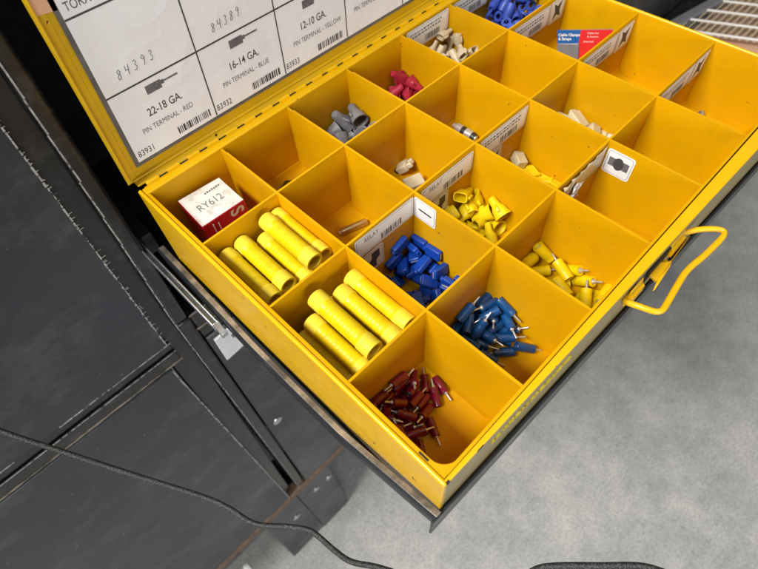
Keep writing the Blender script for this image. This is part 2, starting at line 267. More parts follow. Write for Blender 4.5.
PILES = {"0,3":["pin_red",[[0.707,-9.408,-2.823,0.305,0.938,0.159,0.052],[0.682,-10.481,-2.823,0.521,-0.717,-0.374,0.272],[1.094,-9.543,-2.823,0.548,0.755,0.291,0.211],[1.178,-10.036,-2.823,0.255,-0.784,-0.538,0.175],[0.379,-9.947,-2.777,0.915,0.324,-0.144,-0.193],[0.167,-9.62,-2.654,0.29,-0.644,-0.41,0.577],[0.826,-9.023,-2.823,0.031,-0.043,0.808,-0.587],[0.778,-9.883,-2.736,0.952,0.006,-0.147,-0.268],[0.8,-9.193,-2.642,0.309,-0.947,-0.09,0.004],[0.812,-9.54,-2.603,0.072,0.111,-0.634,-0.762],[0.383,-8.987,-2.648,0.197,-0.967,-0.032,-0.158],[0.163,-9.117,-2.417,0.626,0.334,-0.418,0.568],[0.504,-9.74,-2.424,0.032,-0.979,0.17,0.107],[0.717,-9.131,-2.365,0.119,0.221,0.699,0.67],[0.368,-9.411,-2.469,0.34,0.94,0.024,0.02],[1.46,-9.329,-2.636,0.392,0.863,0.001,-0.319],[0.16,-9.21,-2.061,0.707,0.019,-0.539,0.458],[1.639,-9.025,-2.823,0.049,0.067,0.806,0.586],[0.513,-9.361,-2.2,0.249,0.827,-0.449,-0.228],[0.843,-9.078,-2.146,0.063,-0.257,0.345,-0.901],[1.41,-8.99,-2.525,0.991,-0.02,0.131,0.003],[0.718,-8.986,-1.866,0.48,-0.868,0.062,0.112],[0.427,-9.442,-1.985,0.333,-0.172,0.914,-0.157],[1.624,-9.67,-2.725,0.176,0.014,-0.941,-0.289],[0.175,-10.652,-2.823,0.403,0.555,-0.588,-0.427],[1.467,-9.943,-2.679,0.255,0.095,-0.962,0.031],[1.0,-9.334,-2.119,0.241,0.374,-0.187,0.876],[0.452,-10.274,-2.694,0.24,-0.206,0.078,0.945],[2.174,-9.294,-2.823,0.283,0.87,0.383,0.125],[0.264,-9.235,-1.738,0.257,-0.498,0.801,0.211],[0.957,-9.637,-2.379,0.301,0.385,0.387,0.782],[1.892,-9.149,-2.329,0.361,-0.265,-0.137,-0.884],[2.074,-9.793,-2.777,0.489,0.733,0.341,0.329],[1.56,-9.532,-2.503,0.566,-0.808,0.045,0.158],[0.88,-10.194,-2.546,0.278,0.934,-0.178,-0.135],[0.163,-10.484,-2.344,0.036,-0.706,0.591,-0.389],[0.196,-10.856,-2.579,0.743,-0.0,0.0,-0.669],[0.168,-9.915,-2.272,0.106,0.69,-0.292,-0.654],[2.406,-9.711,-2.823,0.19,-0.584,0.75,-0.245],[1.325,-10.38,-2.823,0.504,-0.164,0.262,-0.806],[0.319,-9.696,-1.81,0.206,0.484,0.376,0.763],[1.715,-9.263,-2.486,0.106,-0.953,-0.088,0.269],[0.475,-10.035,-2.301,0.035,0.774,0.54,0.327],[1.557,-8.99,-2.187,0.01,0.997,-0.001,0.077],[1.372,-8.986,-1.837,0.06,-0.13,-0.417,-0.897],[0.163,-10.071,-2.062,0.074,0.703,0.318,0.632]]],"1,3":["pin_blue",[[3.542,-9.424,-2.806,0.349,0.253,-0.53,-0.73],[3.849,-9.706,-2.806,0.703,0.51,0.291,0.401],[3.406,-10.299,-2.806,0.271,-0.0,0.0,-0.963],[3.118,-9.011,-2.767,0.582,0.811,-0.028,0.049],[4.7,-10.008,-2.806,0.162,0.5,0.809,0.263],[4.203,-9.008,-2.805,0.0,0.0,0.816,-0.579],[4.743,-9.199,-2.801,0.933,-0.221,-0.065,0.276],[3.058,-9.289,-2.729,0.021,-0.993,-0.024,-0.113],[3.468,-9.86,-2.671,0.427,-0.002,0.445,-0.788],[5.084,-10.09,-2.624,0.722,0.437,-0.505,-0.179],[4.289,-9.621,-2.739,0.447,-0.509,-0.637,0.368],[4.427,-10.333,-2.806,0.29,-0.211,-0.549,0.755],[3.337,-10.684,-2.806,0.205,-0.149,0.569,-0.783],[3.619,-9.098,-2.507,0.238,-0.968,0.021,0.081],[3.432,-10.294,-2.527,0.243,0.335,-0.737,-0.533],[3.948,-10.177,-2.666,0.67,-0.489,0.499,-0.252],[5.222,-9.424,-2.747,0.071,0.704,0.684,0.179],[4.815,-9.717,-2.542,0.907,0.418,-0.019,-0.053],[4.454,-9.001,-2.495,0.104,0.017,-0.982,0.159],[2.83,-9.516,-2.595,0.414,0.581,0.12,0.69],[4.065,-9.745,-2.54,0.263,0.807,-0.489,-0.202],[4.959,-9.325,-2.62,0.438,0.426,-0.167,-0.773],[4.408,-9.296,-2.414,0.818,0.574,-0.029,-0.007],[4.735,-10.177,-2.521,0.915,-0.153,0.061,-0.368],[3.76,-9.527,-2.298,0.596,0.231,0.237,0.732],[3.444,-9.227,-2.198,0.702,-0.031,0.087,-0.706],[4.994,-9.498,-2.334,0.269,0.151,-0.787,-0.534],[3.68,-9.08,-2.003,0.811,-0.49,0.154,0.282],[4.733,-9.45,-2.048,0.263,-0.014,0.601,0.754],[3.094,-9.661,-2.59,0.761,0.12,-0.21,0.602],[4.321,-9.795,-2.351,0.473,0.518,-0.624,-0.344],[4.938,-10.765,-2.665,0.062,-0.907,0.356,0.215],[4.999,-9.001,-2.206,0.009,0.009,0.707,-0.707],[4.259,-9.006,-1.781,0.082,0.982,-0.014,0.167],[4.177,-9.165,-2.087,0.572,0.775,0.13,0.235],[5.065,-9.956,-2.277,0.135,0.487,-0.834,-0.219],[4.981,-9.229,-2.037,0.121,-0.155,-0.949,-0.245],[4.253,-9.535,-2.079,0.72,-0.582,-0.289,-0.244],[2.821,-10.32,-2.732,0.56,-0.431,-0.255,0.659],[5.224,-9.726,-1.949,0.707,0.01,0.228,-0.669]]],"1,2":["flag_blue",[[3.265,-7.366,-2.839,0.99,-0.0,0.0,0.142],[3.849,-6.997,-2.839,0.395,0.0,0.0,0.919],[4.583,-6.175,-2.839,0.991,0.0,0.0,-0.136],[4.476,-8.123,-2.631,0.167,0.715,-0.183,0.654],[4.364,-7.321,-2.839,0.933,0.0,-0.0,0.361],[4.599,-6.749,-2.724,0.155,0.665,-0.717,0.143],[5.133,-7.264,-2.749,0.602,0.602,0.371,0.371],[3.548,-6.546,-2.784,0.91,-0.147,-0.062,0.382],[4.735,-7.81,-2.637,0.087,-0.709,-0.088,-0.695],[5.155,-6.212,-2.839,0.708,0.0,-0.0,-0.706],[5.147,-8.109,-2.839,0.0,-0.73,0.683,0.0],[4.6,-6.536,-2.584,0.123,-0.021,0.21,0.97],[3.985,-6.472,-2.599,0.042,-0.411,0.166,-0.896],[5.057,-6.101,-2.627,0.0,0.0,0.0,-1.0],[5.082,-6.869,-2.506,0.621,-0.033,-0.294,-0.726],[5.077,-6.619,-2.393,0.294,0.733,0.612,-0.03],[4.62,-7.237,-2.52,0.386,0.191,-0.209,0.878],[4.448,-6.269,-2.433,0.27,0.889,0.37,0.028],[4.787,-6.792,-2.149,0.241,0.955,-0.021,0.17],[4.994,-6.272,-2.321,0.367,0.023,-0.197,-0.909],[5.257,-6.235,-1.972,0.535,0.462,-0.535,-0.462],[5.257,-8.056,-2.537,0.5,-0.5,-0.5,0.5],[3.671,-8.049,-2.839,0.335,-0.0,-0.0,-0.942],[4.933,-6.27,-1.985,0.695,0.354,0.458,0.427],[4.969,-7.815,-2.443,0.643,-0.46,0.506,-0.345],[5.019,-7.324,-2.279,0.098,0.077,-0.605,0.786],[4.284,-6.015,-2.235,0.101,-0.099,0.708,0.692],[4.359,-7.816,-2.602,0.383,0.761,0.245,0.463],[5.23,-6.854,-1.922,0.558,0.435,-0.488,-0.512],[3.898,-7.42,-2.645,0.494,0.142,0.066,-0.855],[4.621,-6.011,-1.722,0.699,-0.7,-0.104,-0.104],[3.601,-6.274,-2.611,0.063,-0.384,0.909,-0.151],[3.17,-6.221,-2.749,0.256,0.256,-0.659,-0.659],[3.255,-7.766,-2.703,0.839,0.207,-0.053,0.5]]],"2,2":["nut_yellow",[[6.463,-7.372,-2.739,0.31,-0.102,-0.582,0.745],[6.388,-6.62,-2.733,0.131,-0.005,-0.838,0.529],[6.93,-6.121,-2.737,0.069,0.137,-0.943,0.297],[7.76,-6.559,-2.739,0.514,-0.599,-0.541,0.29],[7.818,-8.314,-2.739,0.67,0.293,0.137,0.668],[7.284,-6.972,-2.739,0.314,0.343,0.481,0.743],[5.83,-6.111,-2.542,0.548,0.629,-0.447,0.323],[7.338,-8.271,-2.739,0.518,0.268,-0.523,-0.621],[7.306,-6.385,-2.356,0.95,-0.137,-0.279,-0.032],[7.938,-6.483,-2.23,0.508,-0.367,-0.773,0.098],[7.337,-7.463,-2.544,0.336,-0.277,0.793,-0.426],[7.689,-6.883,-2.33,0.796,0.379,-0.446,-0.154],[6.625,-6.113,-2.155,0.978,0.176,-0.055,-0.098],[7.936,-7.161,-2.731,0.027,0.625,-0.767,0.14],[6.803,-7.139,-2.397,0.017,-0.463,-0.885,0.05],[7.94,-7.22,-1.884,0.607,-0.157,0.444,-0.64],[7.634,-6.113,-1.77,0.132,-0.2,-0.11,-0.965]]],"2,3":["pin_yellow",[[6.057,-10.443,-2.763,0.676,-0.491,-0.323,0.444],[7.347,-10.964,-2.763,0.588,0.809,0.006,0.004],[7.956,-10.714,-2.573,0.257,0.663,-0.669,0.218],[6.842,-10.642,-2.763,0.0,0.47,-0.882,-0.0],[7.423,-9.446,-2.763,0.901,-0.293,0.099,-0.304],[7.399,-10.145,-2.763,0.382,-0.124,-0.283,0.871],[7.88,-9.244,-2.389,0.174,-0.783,0.509,0.313],[6.539,-10.421,-2.757,0.248,0.4,-0.75,-0.465],[7.273,-9.053,-2.466,0.03,-0.103,-0.275,-0.955],[7.141,-10.411,-2.409,0.407,0.421,-0.55,-0.596],[7.966,-10.225,-2.489,0.137,0.694,-0.607,0.363],[6.634,-9.608,-2.763,0.453,-0.329,-0.487,0.67],[7.614,-11.373,-2.763,0.152,-0.049,0.305,-0.939],[7.765,-11.457,-2.413,0.054,0.017,-0.889,-0.454],[7.285,-11.136,-2.43,0.716,0.612,0.032,0.334],[7.66,-10.042,-2.323,0.523,0.631,0.355,0.451]]],"2,0":["nut_gray",[[6.055,-1.381,-2.701,0.599,-0.561,-0.477,0.314],[7.167,-0.616,-2.701,0.111,-0.986,0.045,-0.117],[6.941,-2.272,-2.702,0.237,0.944,-0.221,0.061],[6.894,-1.374,-2.705,0.269,-0.949,-0.144,-0.073],[6.41,-2.466,-2.701,0.134,0.199,0.451,0.86],[7.909,-0.609,-2.561,0.112,-0.616,0.49,-0.606],[6.493,-0.476,-2.711,0.513,0.071,-0.315,-0.795],[7.344,-1.831,-2.711,0.576,-0.807,0.005,-0.134],[7.916,-1.697,-2.203,0.601,-0.182,-0.735,-0.254],[5.959,-0.329,-2.548,0.081,0.182,-0.71,-0.676],[7.916,-2.299,-2.497,0.38,-0.5,-0.443,-0.639],[7.401,-0.269,-1.896,0.187,0.849,-0.015,-0.493],[7.906,-0.488,-1.274,0.558,0.281,-0.513,-0.589],[7.662,-1.316,-2.441,0.334,0.397,-0.361,0.775],[7.872,-0.601,-1.738,0.576,-0.116,0.304,-0.749],[6.294,-1.852,-2.273,0.039,0.464,0.679,-0.567],[6.809,-0.279,-2.27,0.925,-0.315,-0.135,-0.165],[7.288,-1.966,-2.14,0.62,-0.188,-0.146,-0.748],[6.738,-1.055,-2.307,0.436,-0.721,-0.519,0.144],[6.689,-1.793,-2.522,0.742,-0.515,-0.357,-0.238],[7.906,-0.28,-0.569,0.47,-0.43,0.671,0.38]]],"3,0":["nut_red",[[9.07,-2.149,-2.757,0.032,-0.934,-0.346,-0.087],[9.439,-0.555,-2.757,0.067,0.162,0.567,0.805],[9.944,-1.442,-2.757,0.042,-0.888,-0.45,-0.082],[10.182,-0.638,-2.756,0.712,-0.062,-0.069,-0.696],[10.525,-1.602,-2.757,0.947,0.308,-0.089,0.026],[9.682,-0.237,-2.656,0.731,-0.611,-0.142,-0.267],[10.38,-0.908,-2.294,0.694,0.617,0.352,0.119],[10.635,-1.199,-2.586,0.226,-0.755,-0.075,-0.611],[10.769,-0.236,-2.587,0.483,-0.4,-0.516,-0.583],[10.555,-2.194,-2.757,0.989,0.01,-0.092,0.113],[10.782,-0.669,-2.569,0.209,0.603,0.248,-0.729],[9.17,-0.232,-2.291,0.564,0.817,-0.04,-0.114],[10.251,-0.41,-2.259,0.361,0.075,0.857,0.359],[9.713,-0.966,-2.626,0.178,-0.457,0.86,-0.14],[10.781,-0.93,-2.024,0.391,-0.504,-0.749,0.18],[10.553,-0.223,-1.844,0.674,0.623,0.213,-0.334],[10.775,-2.549,-2.59,0.044,-0.634,-0.124,-0.762]]],"4,0":["boot",[[12.067,-1.603,-2.819,0.627,-0.0,-0.0,0.779],[13.087,-1.914,-2.739,0.158,-0.158,-0.689,0.689],[11.483,-1.435,-2.693,0.97,0.023,-0.22,0.101],[13.573,-2.403,-2.819,0.732,-0.0,-0.0,0.681],[12.714,-1.383,-2.799,0.0,-0.878,-0.479,0.0],[12.378,-0.634,-2.769,0.325,0.325,0.628,0.628],[12.782,-0.403,-2.799,0.0,0.854,-0.52,-0.0],[12.313,-1.039,-2.612,0.576,-0.674,0.134,-0.443],[13.409,-1.162,-2.736,0.967,-0.254,0.0,0.0],[13.133,-0.34,-2.475,0.132,0.109,-0.816,-0.552],[13.419,-0.836,-2.608,0.356,-0.094,0.236,0.899],[11.758,-0.664,-2.799,0.0,0.088,-0.996,-0.0],[13.419,-1.6,-2.799,0.0,-0.028,-1.0,0.0],[13.629,-1.661,-2.436,0.401,0.582,0.401,0.582],[12.858,-2.401,-2.769,0.275,0.275,0.651,0.651],[13.616,-0.231,-2.579,0.062,0.704,0.062,-0.704],[13.432,-2.462,-2.466,0.195,-0.204,-0.679,0.677],[13.649,-0.281,-1.927,0.707,0.0,-0.707,0.0],[13.424,-0.758,-2.339,0.546,-0.143,0.21,0.799],[13.169,-0.181,-2.088,0.015,-0.015,0.707,0.707],[13.004,-0.68,-2.234,0.424,-0.251,0.862,-0.119],[12.746,-0.453,-1.986,0.647,-0.647,-0.285,-0.285],[11.825,-0.211,-2.579,0.0,-0.707,-0.0,0.707],[12.799,-1.408,-2.474,0.825,-0.183,-0.116,0.522],[13.391,-0.211,-1.436,0.0,0.004,0.0,-1.0],[12.306,-1.033,-2.279,0.12,-0.187,0.132,0.966],[13.629,-0.291,-0.922,0.707,0.0,0.707,0.0],[12.741,-2.365,-2.387,0.385,0.385,0.593,0.593],[13.344,-1.61,-2.264,0.332,0.551,-0.157,-0.749],[12.673,-0.181,-1.775,0.277,-0.277,0.65,0.65],[13.136,-0.211,-1.146,0.0,1.0,0.0,0.004],[13.629,-0.381,-0.178,0.679,-0.197,0.679,-0.197],[13.036,-1.125,-2.0,0.35,-0.742,-0.569,0.049],[12.621,-0.725,-2.182,0.636,-0.636,-0.309,-0.309],[13.581,-1.335,-1.921,0.314,0.634,-0.679,0.199],[12.182,-0.579,-2.176,0.388,-0.527,0.173,0.736],[11.514,-1.037,-2.769,0.056,0.056,-0.705,-0.705],[11.511,-0.394,-2.489,0.439,-0.548,0.419,-0.575],[13.257,-1.176,-1.761,0.372,0.22,-0.37,-0.822],[13.031,-1.798,-2.246,0.029,0.716,-0.658,-0.23],[12.494,-1.797,-2.397,0.366,-0.718,-0.304,-0.508],[13.629,-0.709,-1.794,0.103,0.7,0.103,0.7]]],"5,0":["big_blue",[[15.78,-1.518,-2.749,0.09,0.0,0.0,0.996],[14.44,-1.134,-2.749,0.068,-0.093,0.804,-0.584],[15.139,-1.525,-2.558,0.302,0.451,-0.296,-0.786],[15.533,-0.757,-2.749,0.737,0.535,0.243,0.335],[16.572,-1.946,-2.749,0.065,0.089,-0.804,-0.584],[15.633,-2.278,-2.749,0.75,-0.545,-0.221,0.304],[16.453,-0.667,-2.749,0.308,0.949,-0.069,-0.022],[15.822,-0.238,-2.465,0.087,-0.052,-0.855,-0.508],[16.828,-0.241,-2.743,0.539,0.843,-0.002,-0.001],[17.397,-0.84,-2.584,0.153,0.542,0.806,-0.184],[14.852,-0.237,-2.439,0.526,0.472,-0.526,0.472],[15.194,-0.434,-2.492,0.183,-0.612,0.507,0.579],[17.209,-2.523,-2.749,0.009,0.006,0.588,0.809],[16.115,-0.889,-2.458,0.709,0.209,-0.247,0.626],[14.924,-2.191,-2.585,0.119,-0.353,-0.467,0.802],[16.821,-0.383,-2.349,0.932,-0.3,-0.069,0.19],[17.566,-2.125,-2.524,0.25,-0.662,0.448,-0.547],[17.531,-0.241,-2.439,0.228,0.669,-0.228,0.669],[17.261,-1.331,-2.749,0.308,-0.947,0.089,-0.029],[15.803,-0.436,-2.114,0.605,0.735,0.194,0.235],[17.276,-0.695,-2.211,0.641,0.703,-0.14,0.273],[17.566,-0.234,-1.527,0.485,0.515,-0.485,0.515],[17.572,-0.391,-0.615,0.24,-0.665,-0.24,-0.665],[16.838,-1.66,-2.414,0.09,0.022,-0.091,-0.992],[16.97,-0.966,-1.88,0.338,-0.822,-0.457,0.033],[17.283,-1.132,-2.11,0.124,0.943,0.089,0.296],[16.564,-1.039,-2.424,0.751,-0.198,-0.588,0.225],[16.597,-0.643,-1.751,0.143,0.312,0.375,-0.861],[17.576,-0.241,0.197,0.672,0.219,0.672,-0.219],[16.919,-0.239,-1.936,0.53,0.838,-0.07,0.11],[17.201,-1.721,-2.011,0.426,0.309,0.03,0.85],[16.258,-0.358,-1.634,0.074,0.151,-0.459,-0.872],[17.567,-1.514,-2.033,0.235,-0.667,-0.443,-0.551],[17.568,-1.131,-1.502,0.689,-0.157,-0.047,-0.706],[16.835,-0.239,-1.164,0.04,0.098,-0.378,0.92],[16.82,-2.173,-2.448,0.436,-0.892,0.059,0.101],[16.954,-2.57,-2.356,1.0,0.016,-0.001,0.0],[16.181,-1.862,-2.227,0.19,0.473,-0.327,-0.796],[15.546,-1.858,-2.528,0.343,0.155,0.248,-0.892],[15.828,-1.19,-2.295,0.24,-0.219,-0.596,0.734],[14.473,-0.372,-2.525,0.384,0.607,0.33,-0.612],[17.568,-0.238,1.209,0.277,-0.65,-0.277,-0.65],[17.566,-2.174,-1.893,0.613,-0.353,-0.498,0.502],[16.421,-1.04,-1.848,0.203,-0.42,0.425,0.776],[15.943,-1.603,-1.918,0.131,0.797,0.556,0.196],[14.627,-0.773,-2.49,0.18,-0.975,-0.037,-0.125]]]}
CORD = [[-8.394, 0.874, -3.253], [-7.766, -0.43, -4.307], [-6.953, -1.772, -5.247], [-5.904, -3.518, -6.275], [-4.743, -5.445, -7.114], [-4.309, -6.389, -7.265], [-3.977, -7.408, -7.375], [-3.215, -8.303, -7.416], [-2.799, -8.959, -7.331], [-2.643, -9.919, -7.272], [-2.474, -10.554, -7.121], [-1.979, -11.31, -6.955], [-1.233, -12.686, -6.757], [-0.392, -13.851, -6.42], [0.62, -14.418, -5.984], [1.251, -14.717, -5.576], [2.159, -15.682, -4.966], [2.825, -16.503, -4.34], [2.897, -17.309, -3.846], [2.327, -18.154, -3.507]]
XS = [0, 2.644, 5.398, 8.185, 11.007, 13.81, 17.807]
YS = [0, -2.861, -5.87, -8.827, -11.75]
def zf(c, r):
    x = (XS[c]+XS[c+1])/2; y = (YS[r]+YS[r+1])/2
    return -3.2+.034*x+.03*(y+11)
FRONT = lambda x: -11.93-.024*x       # the front face of the tray bows out a little

# ================================================================== setting
b = MB(); N = 40
b.add([(-260, -220, -56), (320, -220, -56), (320, 260, -56), (-260, 260, -56)], [(0, 1, 2, 3)], M['concrete'])
fl = b.build('floor', origin=(0, 0, -56)); fl['kind'] = 'structure'

# ---- left cabinet
LC = thing('black_cabinet', 'scratched black steel cabinet with flush panels, left of the yellow tray, behind the cord', 'cabinet', (-20, 1.5, -56), 'black steel cabinets')
def poly_panel(name, pts, y0, y1, mat, parent, bevel=.05):
    return MB().prism(pts, 1, y0, y1, mat).build(name, parent, bevel=bevel)
up = poly_panel('upper_panel', [(-46, -8.6), (-2.40, -8.6), (-2.24, -4.0), (-2.10, .3), (-1.97, 3.1), (-1.62, 14), (-46, 14)], 1.45, 2.2, M['panel'], LC)
lo = poly_panel('lower_panel', [(-46, -37.3), (-2.86, -37.3), (-2.92, -20), (-2.93, -10.25), (-46, -10.25)], 1.45, 2.2, M['panel'], LC)
ra = MB(); ra.box((-46, 1.62, -9.3), (-2.3, 2.2, -8.72), M['frame']); ra.box((-46, 1.53, -10.16), (-2.3, 2.2, -9.36), M['frame'])
ra.build('cross_rail', LC, bevel=.05)
e = MB(); random.seed(2)
z = 8.0
while z > -8.5:            # chipped, ragged paint line down the panel edge
    h = random.uniform(.12, .36); x = lerp(-1.87, -2.42, (8-z)/16.6); wv = random.uniform(.02, .055)
    e.hexa([(x-wv, 1.435, z-h), (x+.012, 1.435, z-h), (x+.012, 1.46, z-h), (x-wv, 1.46, z-h), (x-wv+.01, 1.435, z-.02), (x+.018, 1.435, z-.02), (x+.018, 1.46, z-.02), (x-wv+.01, 1.46, z-.02)], M['scuff_glint'])
    for _ in range(2):
        if random.random() < .6: l = random.uniform(.05, .10 if z > 1 else .16); zz = z-random.uniform(0, h); e.box((x, 1.437, zz-.018), (x+l, 1.447, zz), M['scuff_glint'])
    z -= h+random.uniform(.0, .05)
z = -10.4
while z > -37:
    h = random.uniform(.25, .6); x = -2.93+.07*(-10-z)/27; wv = random.uniform(.012, .045)
    e.box((x-wv-.03, 1.435, z-h), (x+.012, 1.46, z-.01), M['scuff_glint']); z -= h+random.uniform(-.01, .05)
x = -46.
while x < -2.7:
    l = random.uniform(.3, 1.2); t = random.uniform(.01, .045)
    if x > -16 and random.random() < .8: e.box((x, 1.436, -8.62), (x+l, 1.46, -8.6+t), M['scuff_glint'])
    e.box((x, 1.505, -10.19), (x+l*.99, 1.54, -10.12+t*.9), M['worn']); e.box((x, 1.51, -9.4), (x+l*.98, 1.54, -9.37+t*.4), M['scuff_glint'])
    x += l
e.build('worn_glint_edge', LC, smooth=False)
fr = MB(); fr.hexa([(-3.4, 1.85, -37.3), (-2.35, 1.85, -37.3), (-2.35, 16, -37.3), (-3.4, 16, -37.3), (-2.3, 1.85, 14), (-.95, 1.85, 14), (-.95, 16, 14), (-2.3, 16, 14)], M['frame'])
fr.box((-46, 2.25, -37.3), (-3.6, 16, 14), M['inside'])
fr.build('frame', LC, bevel=.05)
MB().box((-46, 1.38, -38.3), (-2.75, 2.3, -37.35), M['rust']).build('bottom_edge', LC, bevel=.08)
MB().box((-46, 2.1, -41.6), (-2.9, 2.3, -38.35), M['frame']).build('skirt', LC, bevel=.04)
fo = MB(); fo.hexa([(-6.75, 1.6, -56), (-2.2, 1.6, -56), (-2.2, 1.85, -56), (-6.75, 1.85, -56), (-6.05, 1.6, -38.35), (-2.35, 1.6, -38.35), (-2.35, 1.85, -38.35), (-6.05, 1.85, -38.35)], M['panel'])
ft = fo.build('foot_plate', LC, bevel=.06)
def bolt(x, y, z, r, parent, mat='steel'):
    T = Matrix.Translation((x, y, z)) @ Matrix.Rotation(math.radians(90), 4, 'Z')
    return MB().lathe([(0, r), (-.06, r*.95), (-.12, r*.6), (-.14, .01)], M[mat], 18, T).build('bolt', parent)
bolt(-3.6, 1.58, -44.3, .42, LC); bolt(-35, 1.44, -30, .3, LC)

# ---- centre cabinet (the tray pulls out of it)
CC = thing('black_cabinet', 'black steel drawer cabinet with cream label holder that the yellow tray slides out of', 'cabinet', (10, 1.5, -56), 'black steel cabinets')
c = MB()
c.hexa([(-1.72, 1.5, -8.0), (-1.0, 1.5, -8.0), (-1.0, 14, -8.0), (-1.72, 14, -8.0), (-.86, 1.5, 14), (-.42, 1.5, 14), (-.42, 14, 14), (-.86, 14, 14)], M['frame'])
c.hexa([(-1.78, 1.5, -37.3), (-1.05, 1.5, -37.3), (-1.05, 14, -37.3), (-1.78, 14, -37.3), (-1.68, 1.5, -8.05), (-.97, 1.5, -8.05), (-.97, 14, -8.05), (-1.68, 14, -8.05)], M['frame'])
c.build('side_post', CC, bevel=.16, seg=4)
MB().box((-.95, 1.52, -9.1), (19, 8, -8.0), M['frame']).box((-.95, 1.56, -10.0), (19, 2.4, -9.2), M['frame']).build('shelf_lip', CC, bevel=.06)
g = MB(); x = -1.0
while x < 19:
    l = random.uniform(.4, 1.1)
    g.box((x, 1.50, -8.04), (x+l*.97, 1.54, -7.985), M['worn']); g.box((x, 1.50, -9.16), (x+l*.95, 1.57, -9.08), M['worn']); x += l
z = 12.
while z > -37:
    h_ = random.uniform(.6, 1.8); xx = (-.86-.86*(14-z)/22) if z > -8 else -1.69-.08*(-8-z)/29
    g.hexa([(xx-.03+.05, 1.49, z-h_), (xx+.07, 1.49, z-h_), (xx+.07, 1.51, z-h_), (xx+.02, 1.51, z-h_), (xx+.04, 1.49, z-.02), (xx+.09, 1.49, z-.02), (xx+.09, 1.51, z-.02), (xx+.04, 1.51, z-.02)], M['scuff_glint']); z -= h_  # pale strip paints a highlight along the rounded post edge
g.build('worn_glint_edge', CC, smooth=False)
cap_ = MB().lathe([(-.3, .3), (-.3, .5), (0, .62), (.25, .5), (.3, .2)], M['white'], 20).build('plastic_cap', smooth=True)
cap_.location = Vector((-9.6, 1.0, -42.9))*I; tag(cap_, 'white plastic cap at the foot of the left black cabinet, by the rusty edge', 'cap')
MB().box((-.93, 1.45, -37.2), (19.2, 2.2, -10.08), M['panel']).build('drawer_front', CC, bevel=.07)
MB().box((19.3, 1.5, -37.3), (20, 14, 14), M['frame']).box((-.8, 13.8, -8), (19.3, 14, 14), M['inside']).box((-.8, 1.6, 13.5), (19.3, 14, 14), M['inside']).box((-.9, 8, -37), (19.3, 14, -8.1), M['inside']).build('carcass', CC)
MB().box((-2.72, 1.38, -38.3), (20, 2.3, -37.35), M['rust']).build('bottom_edge', CC, bevel=.08)
MB().box((-2.1, 2.1, -41.6), (20, 2.3, -38.35), M['frame']).build('skirt', CC, bevel=.04)
fo = MB(); fo.hexa([(-2.12, 1.5, -56), (1.75, 1.5, -56), (1.75, 5.5, -56), (-2.12, 5.5, -56), (-2.3, 1.5, -38.35), (1.5, 1.5, -38.35), (1.5, 5.5, -38.35), (-2.3, 5.5, -38.35)], M['panel'])
fo.build('foot_plate', CC, bevel=.06)
bolt(-.6, 1.5, -41.8, .36, CC); bolt(1.0, 1.5, -42.0, .36, CC); bolt(-.2, 1.45, -22.8, .36, CC)
t = MB(); T = frameT((-.70, 1.40, -12.6), (1, 0, .04), (0, 0, 1))
t.hexa([(-.70, 1.38, -12.62), (.86, 1.38, -12.45), (.86, 1.44, -12.45), (-.70, 1.44, -12.62), (-.68, 1.30, -10.4), (.46, 1.34, -10.3), (.46, 1.44, -10.3), (-.68, 1.44, -10.4)], M['white'])
hl = t.build('label_holder', CC, bevel=.05)
MB().box((.10, 1.325, -11.05), (.36, 1.335, -10.93), M['ink']).box((.12, 1.325, -11.22), (.30, 1.335, -11.13), M['ink']).build('printing', hl)
# fixed slide rail standing out of the cabinet beside the tray
s = MB(); s.prism([(-1.02, -3.62), (-.78, -3.62), (-.78, -3.3), (-.84, -3.3), (-.84, -3.5), (-.96, -3.5), (-.96, -3.28), (-1.02, -3.28)], 1, -2.95, 8, M['steel'])
s.hexa([(-.98, -3.2, -3.9), (-.76, -3.2, -3.9), (-.76, -2.9, -3.55), (-.98, -2.9, -3.55), (-.98, -3.27, -3.6), (-.76, -3.27, -3.6), (-.76, -2.9, -3.28), (-.98, -2.9, -3.28)], M['steel'])
s.build('slide_rail', CC, bevel=.02)
MB().box((-.72, 2.2, -4.4), (-.3, 13.7, -3.4), M['inside']).build('slide_bracket', CC, bevel=.03)
# ---- right-hand cabinet, only its dark face shows beyond the tray
RC = thing('black_cabinet', 'dark cabinet side seen beyond the far right edge of the yellow tray', 'cabinet', (42, 1.5, -56), 'black steel cabinets')
MB().box((20.6, 1.5, -38), (64, 15, 14), M['black']).build('carcass', RC, bevel=.1)
MB().box((20.6, 1.9, -55.95), (64, 2.1, -38.05), M['black']).build('skirt', RC, bevel=.05)

# ---- wire deck cart beyond the tray, top right
WC = thing('wire_shelf', 'grey wire mesh shelf with pale crossbars beyond the far right corner of the tray', 'shelf', (52, -8, -56))
D1 = Vector((.985, -.17, 0)); D2 = Vector((.42, -.908, 0)); O_ = Vector((42.2, .25, -14))
wires = MB()
for k in range(66):
    a = O_+D2*(.55+k*.26); wires.tube([a, a+Vector((.99, .0, 0))*26], .06, M['cream'] if k % 2 else M['worn'], 6)
wires.build('wire_mesh', WC)
cb = MB()
for k in range(12): a = O_+D1*(.1+k*2.15)+D2*.45+Vector((0, 0, .13)); cb.tube([a, a+D2*17], .10, M['label'], 8)
cb.build('crossbar', WC)
fb = MB(); e0, e1 = O_-D1*1.0, O_+D1*26
fb.hexa([e0-D2*.55-Vector((0, 0, .6)), e1-D2*.55-Vector((0, 0, .6)), e1+D2*.5-Vector((0, 0, .6)), e0+D2*.5-Vector((0, 0, .6)), e0-D2*.55+Vector((0, 0, .25)), e1-D2*.55+Vector((0, 0, .25)), e1+D2*.5+Vector((0, 0, .25)), e0+D2*.5+Vector((0, 0, .25))], M['grey'])
fb.build('frame', WC, bevel=.08)
